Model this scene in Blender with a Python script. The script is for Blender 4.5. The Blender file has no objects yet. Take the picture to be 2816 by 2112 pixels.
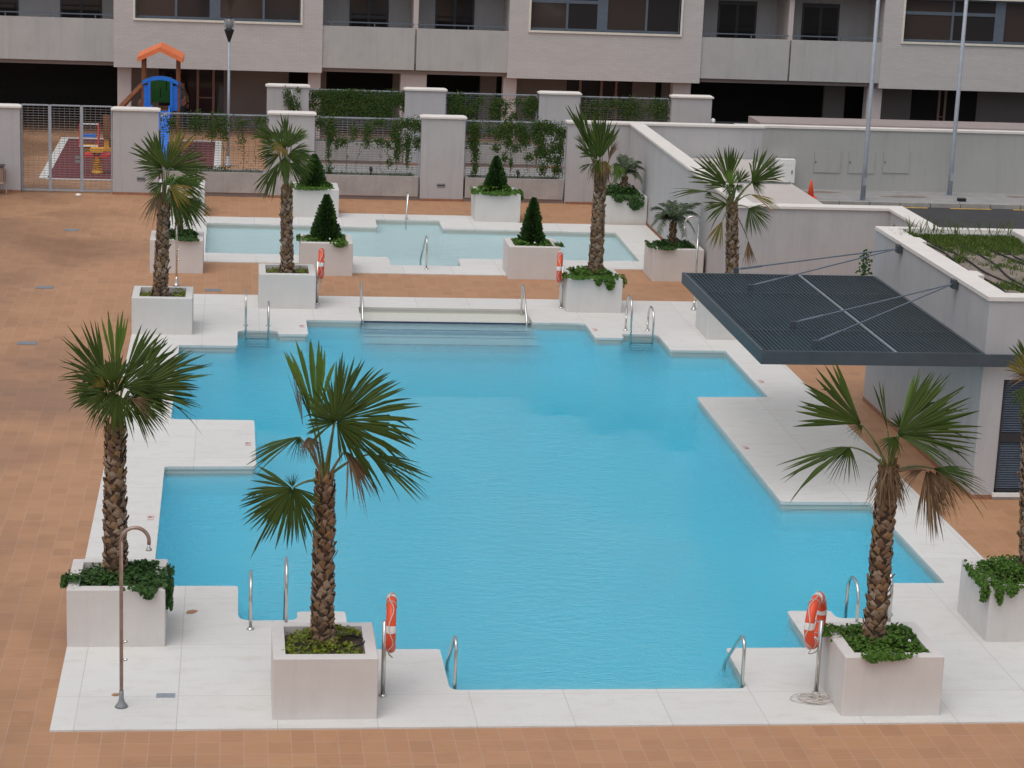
import bpy, math, random
from mathutils import Vector, Matrix
from mathutils.geometry import tessellate_polygon
S = bpy.context.scene
COL = S.collection
R_ = math.radians
rnd = random.Random(11)

# ------------------------------------------------------------------ camera
CAM_R = ((0.99203039, -0.11937472, 0.04031614), (0.01043462, -0.24103712, -0.9704598), (0.12556605, 0.96314629, -0.23787052))
FPX = 4.343184932511616 * 1408
H = 10.8
cam = bpy.data.cameras.new('camera'); co = bpy.data.objects.new('camera', cam); COL.objects.link(co)
m = Matrix.Identity(4)
for i in range(3):
    m[i][0] = CAM_R[0][i]; m[i][1] = -CAM_R[1][i]; m[i][2] = -CAM_R[2][i]
m[2][3] = H
co.matrix_world = m
cam.sensor_width = 36; cam.lens = 36 * FPX / 2816; cam.clip_start = .5; cam.clip_end = 2000
S.camera = co
# survey helpers: photo measurements to metres on the ground / a facade plane
OFF = {'R1': (0, 0, .42495), 'R2': (940, 0, .42495), 'R3': (1876, 0, .42495), 'R4': (0, 700, .42495), 'R5': (940, 700, .42495), 'R6': (1876, 700, .42495),
       'B1': (0, 1412, .42495), 'B2': (940, 1412, .42495), 'B3': (1876, 1412, .42495), 'K1': (350, 100, .24096), 'K2': (0, 260, .1688), 'K3': (360, 560, .2411),
       'K4': (560, 540, .20494), 'K5': (1560, 280, .20494), 'K6': (1820, 380, .24112), 'K7': (2380, 880, .43383), 'K8': (660, 920, .36176)}
def ray(c, x, y):
    o = OFF[c]; u = (o[0] + x * o[2] - 1408) / FPX; v = (o[1] + y * o[2] - 1056) / FPX
    return Vector([CAM_R[0][i] * u + CAM_R[1][i] * v + CAM_R[2][i] for i in range(3)])
def gz(c, x, y, z=0.):
    d = ray(c, x, y); return Vector((0, 0, H)) + d * ((z - H) / d.z)
def gy(c, x, y, Y):
    d = ray(c, x, y); return Vector((0, 0, H)) + d * (Y / d.y)
def gx(c, x, y, X):
    d = ray(c, x, y); return Vector((0, 0, H)) + d * (X / d.x)

# ------------------------------------------------------------------ materials
def newmat(name):
    mt = bpy.data.materials.new(name); mt.use_nodes = True
    nt = mt.node_tree; nt.nodes.clear()
    out = nt.nodes.new('ShaderNodeOutputMaterial'); b = nt.nodes.new('ShaderNodeBsdfPrincipled')
    nt.links.new(b.outputs[0], out.inputs[0])
    return mt, nt, b
def node(nt, t, **kw):
    n = nt.nodes.new(t)
    for k, v in kw.items():
        if k in n.inputs: n.inputs[k].default_value = v
        else: setattr(n, k, v)
    return n
def mixc(nt, fac, a, b, mode='MIX'):
    n = nt.nodes.new('ShaderNodeMix'); n.data_type = 'RGBA'; n.blend_type = mode
    for idx, v in ((0, fac), (6, a), (7, b)):
        if hasattr(v, 'links'): nt.links.new(v, n.inputs[idx])
        elif idx == 0: n.inputs[0].default_value = v
        else: n.inputs[idx].default_value = (*v, 1) if len(v) == 3 else v
    return n.outputs[2]
def ramp(nt, src, stops):
    r = nt.nodes.new('ShaderNodeValToRGB'); e = r.color_ramp.elements
    while len(e) < len(stops): e.new(.5)
    for el, (p, c) in zip(e, stops):
        el.position = p; el.color = (*c, 1) if not isinstance(c, (int, float)) else (c, c, c, 1)
    nt.links.new(src, r.inputs[0]); return r.outputs[0]
def objco(nt, scale=(1, 1, 1)):
    t = nt.nodes.new('ShaderNodeTexCoord'); mp = nt.nodes.new('ShaderNodeMapping'); mp.inputs['Scale'].default_value = scale
    nt.links.new(t.outputs['Object'], mp.inputs[0]); return mp.outputs[0]
def noise(nt, co_, scale, detail=4, rough=.6):
    n = nt.nodes.new('ShaderNodeTexNoise'); n.inputs['Scale'].default_value = scale; n.inputs['Detail'].default_value = detail; n.inputs['Roughness'].default_value = rough
    nt.links.new(co_, n.inputs['Vector']); return n.outputs[0]
def bump(nt, b, h, strength=.3, dist=.01):
    n = nt.nodes.new('ShaderNodeBump'); n.inputs['Strength'].default_value = strength; n.inputs['Distance'].default_value = dist
    nt.links.new(h, n.inputs['Height']); nt.links.new(n.outputs[0], b.inputs['Normal'])
def sc(c, k): return tuple(min(1, v * k) for v in c)
def plaster(name, c, var=.12, rough=.85, scale=1.3, fine=60, stain=0., streak=0., bmp=.25):
    mt, nt, b = newmat(name)
    v = objco(nt)
    col = ramp(nt, noise(nt, v, scale, 6), [(.3, sc(c, 1 - var)), (.7, sc(c, 1 + var * .4))])
    col = mixc(nt, .18, col, ramp(nt, noise(nt, v, fine, 3), [(.3, sc(c, .75)), (.7, sc(c, 1.15))]))
    if stain:
        col = mixc(nt, ramp(nt, noise(nt, objco(nt, (1, 1, .6)), scale * 2.3, 7, .7), [(.55, 0.), (.75, stain)]), col, (c[0] * .5, c[1] * .42, c[2] * .33))
    if streak:
        col = mixc(nt, ramp(nt, noise(nt, objco(nt, (5, 5, .35)), 1.2, 5, .65), [(.5, 0.), (.75, streak)]), col, sc(c, .55))
    nt.links.new(col, b.inputs['Base Color']); b.inputs['Roughness'].default_value = rough
    bump(nt, b, noise(nt, v, fine * 1.5, 3), bmp, .004)
    return mt
def plain(name, c, rough=.6, metal=0., var=.1, scale=8):
    mt, nt, b = newmat(name)
    col = ramp(nt, noise(nt, objco(nt), scale, 4), [(.3, sc(c, 1 - var)), (.7, sc(c, 1 + var))])
    nt.links.new(col, b.inputs['Base Color']); b.inputs['Roughness'].default_value = rough; b.inputs['Metallic'].default_value = metal
    return mt
def leafmat(name, cols, rough=.5, trans=.25):
    mt, nt, b = newmat(name)
    g = nt.nodes.new('ShaderNodeNewGeometry')
    col = ramp(nt, g.outputs['Random Per Island'], [(i / max(1, len(cols) - 1), c) for i, c in enumerate(cols)])
    nt.links.new(col, b.inputs['Base Color']); b.inputs['Roughness'].default_value = rough; b.inputs['Specular IOR Level'].default_value = .22
    tr = nt.nodes.new('ShaderNodeBsdfTranslucent'); nt.links.new(col, tr.inputs[0])
    mx = nt.nodes.new('ShaderNodeMixShader'); mx.inputs[0].default_value = trans
    nt.links.new(b.outputs[0], mx.inputs[1]); nt.links.new(tr.outputs[0], mx.inputs[2])
    nt.links.new(mx.outputs[0], [n for n in nt.nodes if n.type == 'OUTPUT_MATERIAL'][0].inputs[0])
    return mt
M = {}
M['wall'] = plaster('wall_render', (.455, .442, .442), .08, stain=.12, streak=.26)
M['planter'] = plaster('planter_render', (.64, .60, .57), .07, scale=2.5, stain=.10, streak=.12)
M['planter_w'] = plaster('planter_render_white', (.63, .615, .585), .06, scale=2.5, stain=.10, streak=.10)
M['coping'] = plaster('coping_stone', (.72, .67, .62), .08, scale=3, stain=.15)
M['brickwall'] = None
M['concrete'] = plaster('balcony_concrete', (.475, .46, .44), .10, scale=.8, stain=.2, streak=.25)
M['trough'] = plaster('trough_concrete', (.40, .365, .345), .22, scale=1.7, stain=.4, streak=.3)
M['street_wall'] = plaster('street_wall_render', (.40, .395, .375), .08, scale=.7, stain=.15, streak=.18)
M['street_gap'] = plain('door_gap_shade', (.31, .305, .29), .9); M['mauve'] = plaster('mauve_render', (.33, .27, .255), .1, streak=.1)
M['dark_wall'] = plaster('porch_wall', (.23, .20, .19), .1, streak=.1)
M['void'] = plain('painted_interior_dark', (.06, .058, .055), .9)  # darkness of the unlit interior put into the wall colour
M['column'] = plaster('column_render', (.58, .50, .475), .08, streak=.1)
M['cream'] = plain('cream_stone', (.75, .70, .60), .7, var=.06)
M['bluegrey'] = plain('bluegrey_frame', (.11, .135, .17), .45)
M['darkframe'] = plain('dark_frame', (.03, .032, .038), .4)
M['copper'] = plain('copper_profile', (.30, .19, .15), .45, .3)
M['steel'] = plain('stainless_tube', (.62, .61, .58), .22, 1., .06)
M['rust'] = None
M['galv'] = plain('galvanised_mesh', (.22, .23, .235), .55, .2, .08)
M['pole'] = plain('grey_pole', (.35, .38, .42), .5, .2, .08)
M['black'] = plain('black_plastic', (.014, .014, .015), .8)
M['canopy'] = plain('canopy_paint', (.060, .075, .088), .5, .1, .12, 3); M['slat'] = plain('canopy_slat', (.060, .075, .085), .6, .1, .12, 3)
M['canopy_light'] = plain('canopy_flashing', (.32, .35, .38), .5, .2)
M['soil'] = plaster('planter_soil', (.085, .06, .042), .4, .95, 6, 40)
M['roofsoil'] = plaster('roof_soil', (.235, .19, .155), .35, .95, 2, 30, .4)
M['orange'] = plain('orange_plastic', (.80, .085, .025), .45, 0, .1)
M['white'] = plain('white_band', (.78, .77, .74), .6, 0, .05)
M['rope'] = plain('white_rope', (.55, .50, .45), .9)
M['blue'] = plain('blue_plastic', (.02, .19, .72), .4)
M['green'] = plain('green_plastic', (.025, .19, .02), .5)
M['wood'] = plain('varnished_wood', (.22, .075, .022), .5, 0, .3, 5)
M['roof_orange'] = plain('roof_orange', (.80, .20, .07), .5)
M['red'] = plain('red_plastic', (.62, .035, .03), .5)
M['yellow'] = plain('yellow_plastic', (.75, .36, .02), .5)
M['mat'] = plaster('red_rubber', (.14, .022, .026), .2, .95, 5, 60)
M['line'] = plain('white_line', (.6, .6, .57), .8)
M['asphalt'] = plaster('asphalt', (.045, .044, .045), .25, .9, 1.5, 90)
M['pave'] = plaster('pavement_concrete', (.30, .29, .28), .2, .9, 2, 40, .4)
M['kerb'] = plaster('kerb_stone', (.33, .32, .30), .25, .9, 2, 30, .2)
M['roadyellow'] = plain('road_yellow', (.55, .33, .06), .8, 0, .3)
M['slab'] = plaster('ramp_slab', (.52, .47, .43), .1, .9, 1., 40, .15)
M['grate'] = plain('drain_grate', (.33, .37, .41), .5, .4, .3, 60)
M['navy'] = plain('navy_tile', (.012, .03, .10), .3)
M['treadband'] = plain('pool_wall_tile', (.60, .60, .53), .4, 0, .06)
M['bark_dead'] = leafmat('dry_frond', [(.10, .058, .030), (.19, .12, .066), (.26, .185, .11), (.14, .085, .046)], .8, .15)
M['trunk'] = leafmat('palm_boot_bark', [(.085, .05, .034), (.22, .145, .095), (.34, .26, .19), (.14, .08, .05), (.27, .17, .085), (.20, .14, .105)], .9, 0)
M['core'] = plain('palm_core', (.055, .034, .022), .95)
M['frond'] = leafmat('fan_frond', [(.024, .046, .008), (.070, .105, .016), (.040, .070, .011)], .6, .3)
M['frond_light'] = leafmat('fan_frond_young', [(.07, .14, .02), (.13, .20, .03), (.10, .17, .03)], .55, .35)
M['frond_yellow'] = leafmat('fan_frond_yellowing', [(.055, .12, .025), (.20, .17, .03), (.33, .17, .04), (.09, .14, .03)], .5, .3)
M['petiole'] = plain('petiole', (.13, .15, .05), .5, 0, .3)
M['petiole_o'] = plain('petiole_orange', (.22, .11, .035), .5, 0, .3)
M['cover_dark'] = leafmat('cover_dark', [(.020, .060, .014), (.055, .12, .025), (.035, .085, .02)], .5, .2)
M['cover_mid'] = leafmat('cover_mid', [(.035, .095, .014), (.10, .19, .025), (.06, .14, .02)], .5, .25)
M['cover_yellow'] = leafmat('cover_yellow', [(.08, .13, .014), (.22, .24, .022), (.13, .18, .02)], .5, .25)
M['conifer'] = leafmat('conifer_spray', [(.020, .056, .016), (.055, .12, .026), (.032, .08, .02)], .6, .15)
M['vine'] = leafmat('vine_leaf', [(.022, .052, .014), (.06, .115, .024), (.035, .08, .018), (.04, .09, .018), (.15, .15, .02)], .5, .25)
M['feather'] = leafmat('feather_leaf', [(.06, .10, .05), (.14, .18, .10), (.095, .14, .075)], .5, .3)
M['grass'] = leafmat('grass_blade', [(.06, .12, .02), (.14, .18, .04), (.085, .145, .025)], .7, .3)
M['shirt'] = plain('shirt_cloth', (.16, .13, .11), .9)
M['trousers'] = plain('trouser_cloth', (.035, .035, .04), .9)
M['skin'] = plain('skin', (.38, .20, .14), .6)
M['hair'] = plain('hair', (.05, .02, .012), .7)
M['leaf_dry'] = plain('fallen_leaf', (.40, .20, .10), .8)

def m_rust():
    mt, nt, b = newmat('weathered_shower_tube'); v = objco(nt, (1, 1, 1))
    t = nt.nodes.new('ShaderNodeTexCoord'); s = nt.nodes.new('ShaderNodeSeparateXYZ'); nt.links.new(t.outputs['Object'], s.inputs[0])
    f = ramp(nt, s.outputs[2], [(0.25, 0.), (.75, 1.)])
    col = mixc(nt, ramp(nt, noise(nt, v, 6, 4), [(.25, .4), (.6, 1.)]), (.47, .43, .39), (.31, .20, .155))
    nt.links.new(col, b.inputs['Base Color']); b.inputs['Metallic'].default_value = .45; b.inputs['Roughness'].default_value = .42
    return mt
M['rust'] = m_rust()
def m_brick():
    mt, nt, b = newmat('pale_facing_brick')
    t = nt.nodes.new('ShaderNodeTexCoord'); s = nt.nodes.new('ShaderNodeSeparateXYZ'); nt.links.new(t.outputs['Object'], s.inputs[0])
    cb = nt.nodes.new('ShaderNodeCombineXYZ'); nt.links.new(s.outputs[0], cb.inputs[0]); nt.links.new(s.outputs[2], cb.inputs[1])
    br = node(nt, 'ShaderNodeTexBrick'); br.inputs['Scale'].default_value = 1
    for k, v in (('Brick Width', .26), ('Row Height', .075), ('Mortar Size', .006), ('Bias', 0)): br.inputs[k].default_value = v
    br.inputs['Color1'].default_value = (.58, .535, .51, 1); br.inputs['Color2'].default_value = (.53, .49, .465, 1); br.inputs['Mortar'].default_value = (.43, .39, .375, 1)
    nt.links.new(cb.outputs[0], br.inputs['Vector'])
    col = mixc(nt, .25, br.outputs[0], ramp(nt, noise(nt, objco(nt, (.6, 1, 2.5)), 1.2, 6), [(.3, (.44, .405, .385)), (.7, (.62, .575, .545))]))
    nt.links.new(col, b.inputs['Base Color']); b.inputs['Roughness'].default_value = .85
    return mt
M['brickwall'] = m_brick()
def m_tile():
    mt, nt, b = newmat('terracotta_paving')
    t = nt.nodes.new('ShaderNodeTexCoord'); mp = nt.nodes.new('ShaderNodeMapping')
    mp.inputs['Location'].default_value = (.08, .11, 0); nt.links.new(t.outputs['Object'], mp.inputs[0])
    br = node(nt, 'ShaderNodeTexBrick'); br.offset = .0; br.inputs['Scale'].default_value = 1
    for k, v in (('Brick Width', .287), ('Row Height', .36), ('Mortar Size', .0065), ('Mortar Smooth', .3), ('Bias', 0.)): br.inputs[k].default_value = v
    br.inputs['Color1'].default_value = (.46, .243, .126, 1); br.inputs['Color2'].default_value = (.385, .195, .097, 1); br.inputs['Mortar'].default_value = (.455, .305, .235, 1)
    nt.links.new(mp.outputs[0], br.inputs['Vector'])
    v = objco(nt)
    wn = nt.nodes.new('ShaderNodeTexWhiteNoise')
    sn = nt.nodes.new('ShaderNodeVectorMath'); sn.operation = 'SNAP'; sn.inputs[1].default_value = (.287, .36, 5); nt.links.new(mp.outputs[0], sn.inputs[0]); nt.links.new(sn.outputs[0], wn.inputs[0])
    col = mixc(nt, ramp(nt, wn.outputs[0], [(.80, 0.), (.97, .55)]), br.outputs[0], mixc(nt, br.outputs[1], (.32, .165, .085), (.46, .35, .31)))
    # worn streaks along the tile and large damp patches
    col = mixc(nt, .35, col, ramp(nt, noise(nt, objco(nt, (1.5, 14, 1)), 2.0, 5, .7), [(.3, (.34, .165, .075)), (.7, (.485, .265, .14))]))
    damp = noise(nt, v, .16, 6, .65)
    s = nt.nodes.new('ShaderNodeSeparateXYZ'); nt.links.new(t.outputs['Object'], s.inputs[0])
    mr = node(nt, 'ShaderNodeMapRange'); mr.inputs[1].default_value = 1.; mr.inputs[2].default_value = -7.; mr.inputs[3].default_value = -.10; mr.inputs[4].default_value = .12; nt.links.new(s.outputs[0], mr.inputs[0])
    ad = node(nt, 'ShaderNodeMath'); ad.operation = 'ADD'; nt.links.new(damp, ad.inputs[0]); nt.links.new(mr.outputs[0], ad.inputs[1])
    wet = ramp(nt, ad.outputs[0], [(.46, 0.), (.66, 1.)])
    col = mixc(nt, wet, col, mixc(nt, 1., col, (.70, .67, .63), 'MULTIPLY'))
    col = mixc(nt, ramp(nt, noise(nt, v, 1.1, 6, .7), [(.56, 0.), (.72, .35)]), col, (.25, .13, .075))
    nt.links.new(col, b.inputs['Base Color'])
    nt.links.new(ramp(nt, wet, [(0, .62), (1, .36)]), b.inputs['Roughness'])
    return mt
M['tile'] = m_tile()
def m_deck():
    mt, nt, b = newmat('white_pool_deck'); v = objco(nt)
    br = node(nt, 'ShaderNodeTexBrick'); br.offset = .0; br.inputs['Scale'].default_value = 1
    mp = nt.nodes.new('ShaderNodeMapping'); mp.inputs['Location'].default_value = (.62, .98, 0); nt.links.new(v, mp.inputs[0])
    for k, q in (('Brick Width', 1.245), ('Row Height', 1.86), ('Mortar Size', .006), ('Bias', 0.)): br.inputs[k].default_value = q
    br.inputs['Color1'].default_value = (.655, .642, .612, 1); br.inputs['Color2'].default_value = (.615, .60, .57, 1); br.inputs['Mortar'].default_value = (.43, .41, .38, 1)
    nt.links.new(mp.outputs[0], br.inputs['Vector'])
    col = mixc(nt, ramp(nt, noise(nt, v, .7, 7, .65), [(.38, 0.), (.72, .38)]), br.outputs[0], (.58, .55, .50))
    col = mixc(nt, ramp(nt, noise(nt, objco(nt, (1, 2.2, 1)), 2.1, 8, .72), [(.50, 0.), (.72, .55)]), col, (.48, .435, .37))
    col = mixc(nt, .12, col, ramp(nt, noise(nt, v, 35, 3), [(.3, (.5, .49, .46)), (.7, (.9, .89, .86))]))
    nt.links.new(col, b.inputs['Base Color']); b.inputs['Roughness'].default_value = .75
    bump(nt, b, noise(nt, v, 90, 3), .2, .003)
    return mt
M['deck'] = m_deck()
def m_pool(name, c):
    mt, nt, b = newmat(name)
    col = ramp(nt, noise(nt, objco(nt), .5, 5), [(.3, sc(c, .94)), (.7, c)])
    nt.links.new(col, b.inputs['Base Color']); b.inputs['Roughness'].default_value = .5
    return mt
M['poolfloor'] = m_pool('pool_mosaic', (.56, .96, 1.)); M['kidfloor'] = m_pool('paddling_mosaic', (.84, .95, .96))
M['poolband'] = m_pool('waterline_tile', (.55, .55, .49))
def m_water(name, dens, vol, wav=1.):
    mt, nt, b = newmat(name)
    b.inputs['Base Color'].default_value = (1, 1, 1, 1); b.inputs['Transmission Weight'].default_value = 1; b.inputs['IOR'].default_value = 1.26; b.inputs['Roughness'].default_value = .0
    h1 = noise(nt, objco(nt, (1., 1.9, 1)), 4.2, 3, .55); h2 = noise(nt, objco(nt, (1., 1.5, 1)), 15, 3, .6)
    a = node(nt, 'ShaderNodeMath'); a.operation = 'MULTIPLY_ADD'; nt.links.new(h2, a.inputs[0]); a.inputs[1].default_value = .75; nt.links.new(h1, a.inputs[2])
    patch = ramp(nt, noise(nt, objco(nt, (1, 1, 1)), .22, 3), [(.30, 1.35), (.70, 1.75)])
    s = node(nt, 'ShaderNodeMath'); s.operation = 'MULTIPLY'; nt.links.new(a.outputs[0], s.inputs[0]); nt.links.new(patch, s.inputs[1])
    bump(nt, b, s.outputs[0], 1. * wav, .09)
    va = nt.nodes.new('ShaderNodeVolumeAbsorption'); va.inputs['Color'].default_value = (*vol, 1); va.inputs['Density'].default_value = dens
    nt.links.new(va.outputs[0], [n for n in nt.nodes if n.type == 'OUTPUT_MATERIAL'][0].inputs['Volume'])
    return mt
M['water'] = m_water('pool_water', .35, (.0, .868, 1.))
M['water_small'] = m_water('paddling_water', .17, (.0, .84, .97), .6)
def m_glass(name, c):
    mt, nt, b = newmat(name)
    b.inputs['Base Color'].default_value = (*c, 1); b.inputs['Roughness'].default_value = .06; b.inputs['Specular IOR Level'].default_value = .5
    return mt
M['pane'] = m_glass('dark_glass', (.028, .024, .024))
M['pane2'] = m_glass('painted_reflection_glass', (.055, .040, .034))  # brown reflection of the building opposite painted into the pane colour
def m_globe():
    mt, nt, b = newmat('lamp_globe_glass')
    b.inputs['Base Color'].default_value = (.9, .92, .95, 1); b.inputs['Transmission Weight'].default_value = .9; b.inputs['Roughness'].default_value = .08
    return mt
M['globe'] = m_globe()

# ------------------------------------------------------------------ mesh building
ORG = {}
class MB:
    def __init__(s): s.v = []; s.f = []
    def add(s, vs, fs):
        o = len(s.v); s.v += [tuple(p) for p in vs]; s.f += [tuple(i + o for i in f) for f in fs]; return s
    def box(s, x0, x1, y0, y1, z0, z1):
        return s.add([(x0, y0, z0), (x1, y0, z0), (x1, y1, z0), (x0, y1, z0), (x0, y0, z1), (x1, y0, z1), (x1, y1, z1), (x0, y1, z1)],
                     [(0, 3, 2, 1), (4, 5, 6, 7), (0, 1, 5, 4), (1, 2, 6, 5), (2, 3, 7, 6), (3, 0, 4, 7)])
    def tube(s, pts, r, n=8, cap=True, r2=None):
        pts = [Vector(p) for p in pts]; N = len(pts); rings = []
        up = None
        for i, p in enumerate(pts):
            t = (pts[min(i + 1, N - 1)] - pts[max(i - 1, 0)]).normalized()
            if up is None: up = Vector((0, 0, 1)) if abs(t.z) < .9 else Vector((1, 0, 0))
            a = t.cross(up).normalized(); up = a.cross(t).normalized()
            rr = r if r2 is None else r + (r2 - r) * i / max(1, N - 1)
            rings.append([p + (a * math.cos(2 * math.pi * k / n) + up * math.sin(2 * math.pi * k / n)) * rr for k in range(n)])
        vs = [q for rg in rings for q in rg]; fs = []
        for i in range(N - 1):
            for k in range(n): fs.append((i * n + k, i * n + (k + 1) % n, (i + 1) * n + (k + 1) % n, (i + 1) * n + k))
        if cap: fs.append(tuple(range(n - 1, -1, -1))); fs.append(tuple((N - 1) * n + k for k in range(n)))
        return s.add(vs, fs)
    def lathe(s, c, prof, n=20):
        vs = []; fs = []
        for (r, z) in prof:
            for k in range(n): vs.append((c[0] + r * math.cos(2 * math.pi * k / n), c[1] + r * math.sin(2 * math.pi * k / n), c[2] + z))
        for i in range(len(prof) - 1):
            for k in range(n): fs.append((i * n + k, i * n + (k + 1) % n, (i + 1) * n + (k + 1) % n, (i + 1) * n + k))
        fs.append(tuple(range(n - 1, -1, -1))); fs.append(tuple((len(prof) - 1) * n + k for k in range(n)))
        return s.add(vs, fs)
    def prism(s, pts, a, b):   # extrude polygon pts (3D) from offset a to b (vectors)
        n = len(pts); P = [Vector(p) for p in pts]
        return s.add([p + Vector(a) for p in P] + [p + Vector(b) for p in P],
                     [tuple(range(n - 1, -1, -1)), tuple(range(n, 2 * n))] + [(i, (i + 1) % n, n + (i + 1) % n, n + i) for i in range(n)])
    def build(s, name, mat, parent=None, smooth=False, origin=None):
        me = bpy.data.meshes.new(name)
        if parent is not None: o0 = ORG[parent.name]
        else: o0 = Vector(origin) if origin else Vector((0, 0, 0))
        me.from_pydata([(p[0] - o0.x, p[1] - o0.y, p[2] - o0.z) for p in s.v], [], s.f)
        if smooth: me.shade_smooth()
        me.materials.append(mat if not isinstance(mat, str) else M[mat])
        o = bpy.data.objects.new(name, me); COL.objects.link(o); ORG[o.name] = o0
        if parent is not None: o.parent = parent
        else: o.location = o0
        return o
def tag(o, label=None, cat=None, group=None, kind=None):
    if label: o['label'] = label
    if cat: o['category'] = cat
    if group: o['group'] = group
    if kind: o['kind'] = kind
    return o
def thing(name, loc, label, cat, group=None):
    o = bpy.data.objects.new(name, None); o.empty_display_size = .2; COL.objects.link(o); o.location = loc; ORG[o.name] = Vector(loc)
    return tag(o, label, cat, group)
def clone(root, loc, label, group=None):
    def cp(o, par):
        c = o.copy(); COL.objects.link(c); ORG[c.name] = ORG[o.name]
        if par: c.parent = par
        for ch in o.children: cp(ch, c)
        return c
    r = cp(root, None); r.location = loc; r['label'] = label
    if group: r['group'] = group
    return r
def struct(o): o['kind'] = 'structure'; return o
def rounded(poly, rad, n=5):
    out = []; N = len(poly)
    for i in range(N):
        p, a, b = Vector(poly[i]), Vector(poly[i - 1]), Vector(poly[(i + 1) % N]); r = rad.get(i, .05) if isinstance(rad, dict) else rad
        da, db = (a - p), (b - p); r = min(r, da.length * .45, db.length * .45); da.normalize(); db.normalize()
        if r < .01: out.append(tuple(p)); continue
        for k in range(n + 1):
            t = k / n; q0 = p + da * r * (1 - t); q1 = p + db * r * t
            out.append(tuple(q0 * (1 - t) + q1 * t))
    return out
def offset(poly, d):   # + grows a counter-clockwise polygon
    out = []; N = len(poly)
    for i in range(N):
        p, a, b = Vector(poly[i]), Vector(poly[i - 1]), Vector(poly[(i + 1) % N])
        e1 = (p - a).normalized(); e2 = (b - p).normalized(); n1 = Vector((e1.y, -e1.x)); n2 = Vector((e2.y, -e2.x))
        k = (n1 + n2); k = k / max(.3, 1 + n1.dot(n2)); out.append(tuple(p + k * d))
    return out
def ccw(poly):
    a = sum(poly[i - 1][0] * poly[i][1] - poly[i][0] * poly[i - 1][1] for i in range(len(poly)))
    return poly if a > 0 else poly[::-1]
def sheet(mb, loops, z, flip=False):
    vs = [(p[0], p[1], z) for L in loops for p in L]
    tr = tessellate_polygon([[Vector((p[0], p[1], 0)) for p in L] for L in loops])
    fs = []
    for t in tr:
        a, b, c = [Vector(vs[i]) for i in t]; up = (b - a).cross(c - a).z > 0
        fs.append(t if up != flip else t[::-1])
    return mb.add(vs, fs)
def skirt(mb, poly, z0, z1, outward=True):
    n = len(poly); vs = [(p[0], p[1], z0) for p in poly] + [(p[0], p[1], z1) for p in poly]
    fs = [(i, (i + 1) % n, n + (i + 1) % n, n + i) for i in range(n)]
    return mb.add(vs, fs if outward else [f[::-1] for f in fs])

# ------------------------------------------------------------------ ground, deck, pools
POOL = ccw([(-1.1, 40.7), (-1.1, 46.9), (.14, 46.9), (.14, 48.42), (1.03, 48.42), (1.03, 48.1), (1.69, 48.1), (1.69, 49.6), (2.95, 49.6), (2.95, 51.1), (6.9, 51.1), (6.9, 49.66),
     (8.12, 49.66), (8.12, 48.17), (8.78, 48.17), (8.78, 48.56), (9.62, 48.56), (9.62, 47.), (10.85, 47.), (10.85, 42.86), (9.35, 42.8), (9.35, 35.55), (10.9, 35.55), (10.9, 31.3),
     (9.67, 31.3), (9.67, 29.74), (8.77, 29.74), (8.77, 30.06), (8.11, 30.06), (8.08, 28.55), (6.87, 28.55), (6.84, 27.04), (2.88, 27.06), (2.88, 28.56), (1.66, 28.56), (1.66, 30.08), (.97, 30.08),
     (.97, 29.72), (.14, 29.72), (.14, 31.2), (-1.1, 31.2), (-1.12, 37.5), (.46, 37.55), (.45, 40.68)])
prad = {}
for i, p in enumerate(POOL):
    prad[i] = .07
    if p in ((1.03, 48.42), (9.62, 48.56), (8.12, 49.66), (.14, 48.42), (.97, 29.72), (.14, 29.72), (8.77, 29.74), (9.67, 29.74)): prad[i] = .22
    if p in ((2.88, 27.06), (-1.1, 40.7), (6.84, 27.04)): prad[i] = .16
KID = ccw([(-.7, 62.25), (4.07, 62.05), (4.09, 63.35), (5.93, 63.35), (5.92, 62.03), (10.87, 61.9), (10.8, 57.55), (5.92, 57.46), (5.88, 56.42), (4.07, 56.42), (4.08, 57.52), (-.7, 57.68)])
DECK = ccw([(-2.15, 25.83), (11.92, 25.83), (11.9, 52.33), (-2.15, 52.33)])
KDECK = ccw([(-2.05, 56.45), (1.75, 56.45), (1.75, 55.29), (8.2, 55.29), (8.2, 56.4), (12.0, 56.4), (12.0, 63.25), (8.2, 63.25), (8.2, 64.3), (1.78, 64.3), (1.78, 63.3), (-2.05, 63.3)])

def deck(name, outer, hole, rad):
    mb = MB(); h = rounded(hole, rad)
    sheet(mb, [outer, h], 0.); skirt(mb, outer, -.06, 0.); skirt(mb, h, -.055, 0., False)
    # underside lip of the coping
    return struct(mb.build(name, 'deck'))
pool_deck = deck('pool_deck', DECK, POOL, prad)
kid_deck = deck('paddling_pool_deck', KDECK, KID, .05)
def basin(name, poly, rad, depth, label):
    w = offset(poly, .018); wr = rounded(w, rad)
    mb = MB(); sheet(mb, [wr], -depth); skirt(mb, wr, -depth, -.24, False)
    o = struct(mb.build(name, label))
    b = MB(); skirt(b, wr, -.24, -.05, False); b.build('waterline_band', 'poolband', o)
    return o
pool = basin('pool_basin', POOL, prad, 1.5, 'poolfloor')
kid = basin('paddling_pool_basin', KID, .05, .42, 'kidfloor')
def water(name, poly, rad, z, depth, mat):
    w = rounded(offset(poly, .028), rad)
    mb = MB(); sheet(mb, [w], z); sheet(mb, [w], -depth - .03, True); skirt(mb, w, -depth - .03, z)
    return struct(mb.build(name, mat))
water('pool_water', POOL, prad, -.135, 1.5, 'water')
water('paddling_pool_water', KID, .05, -.11, .42, 'water_small')
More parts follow.
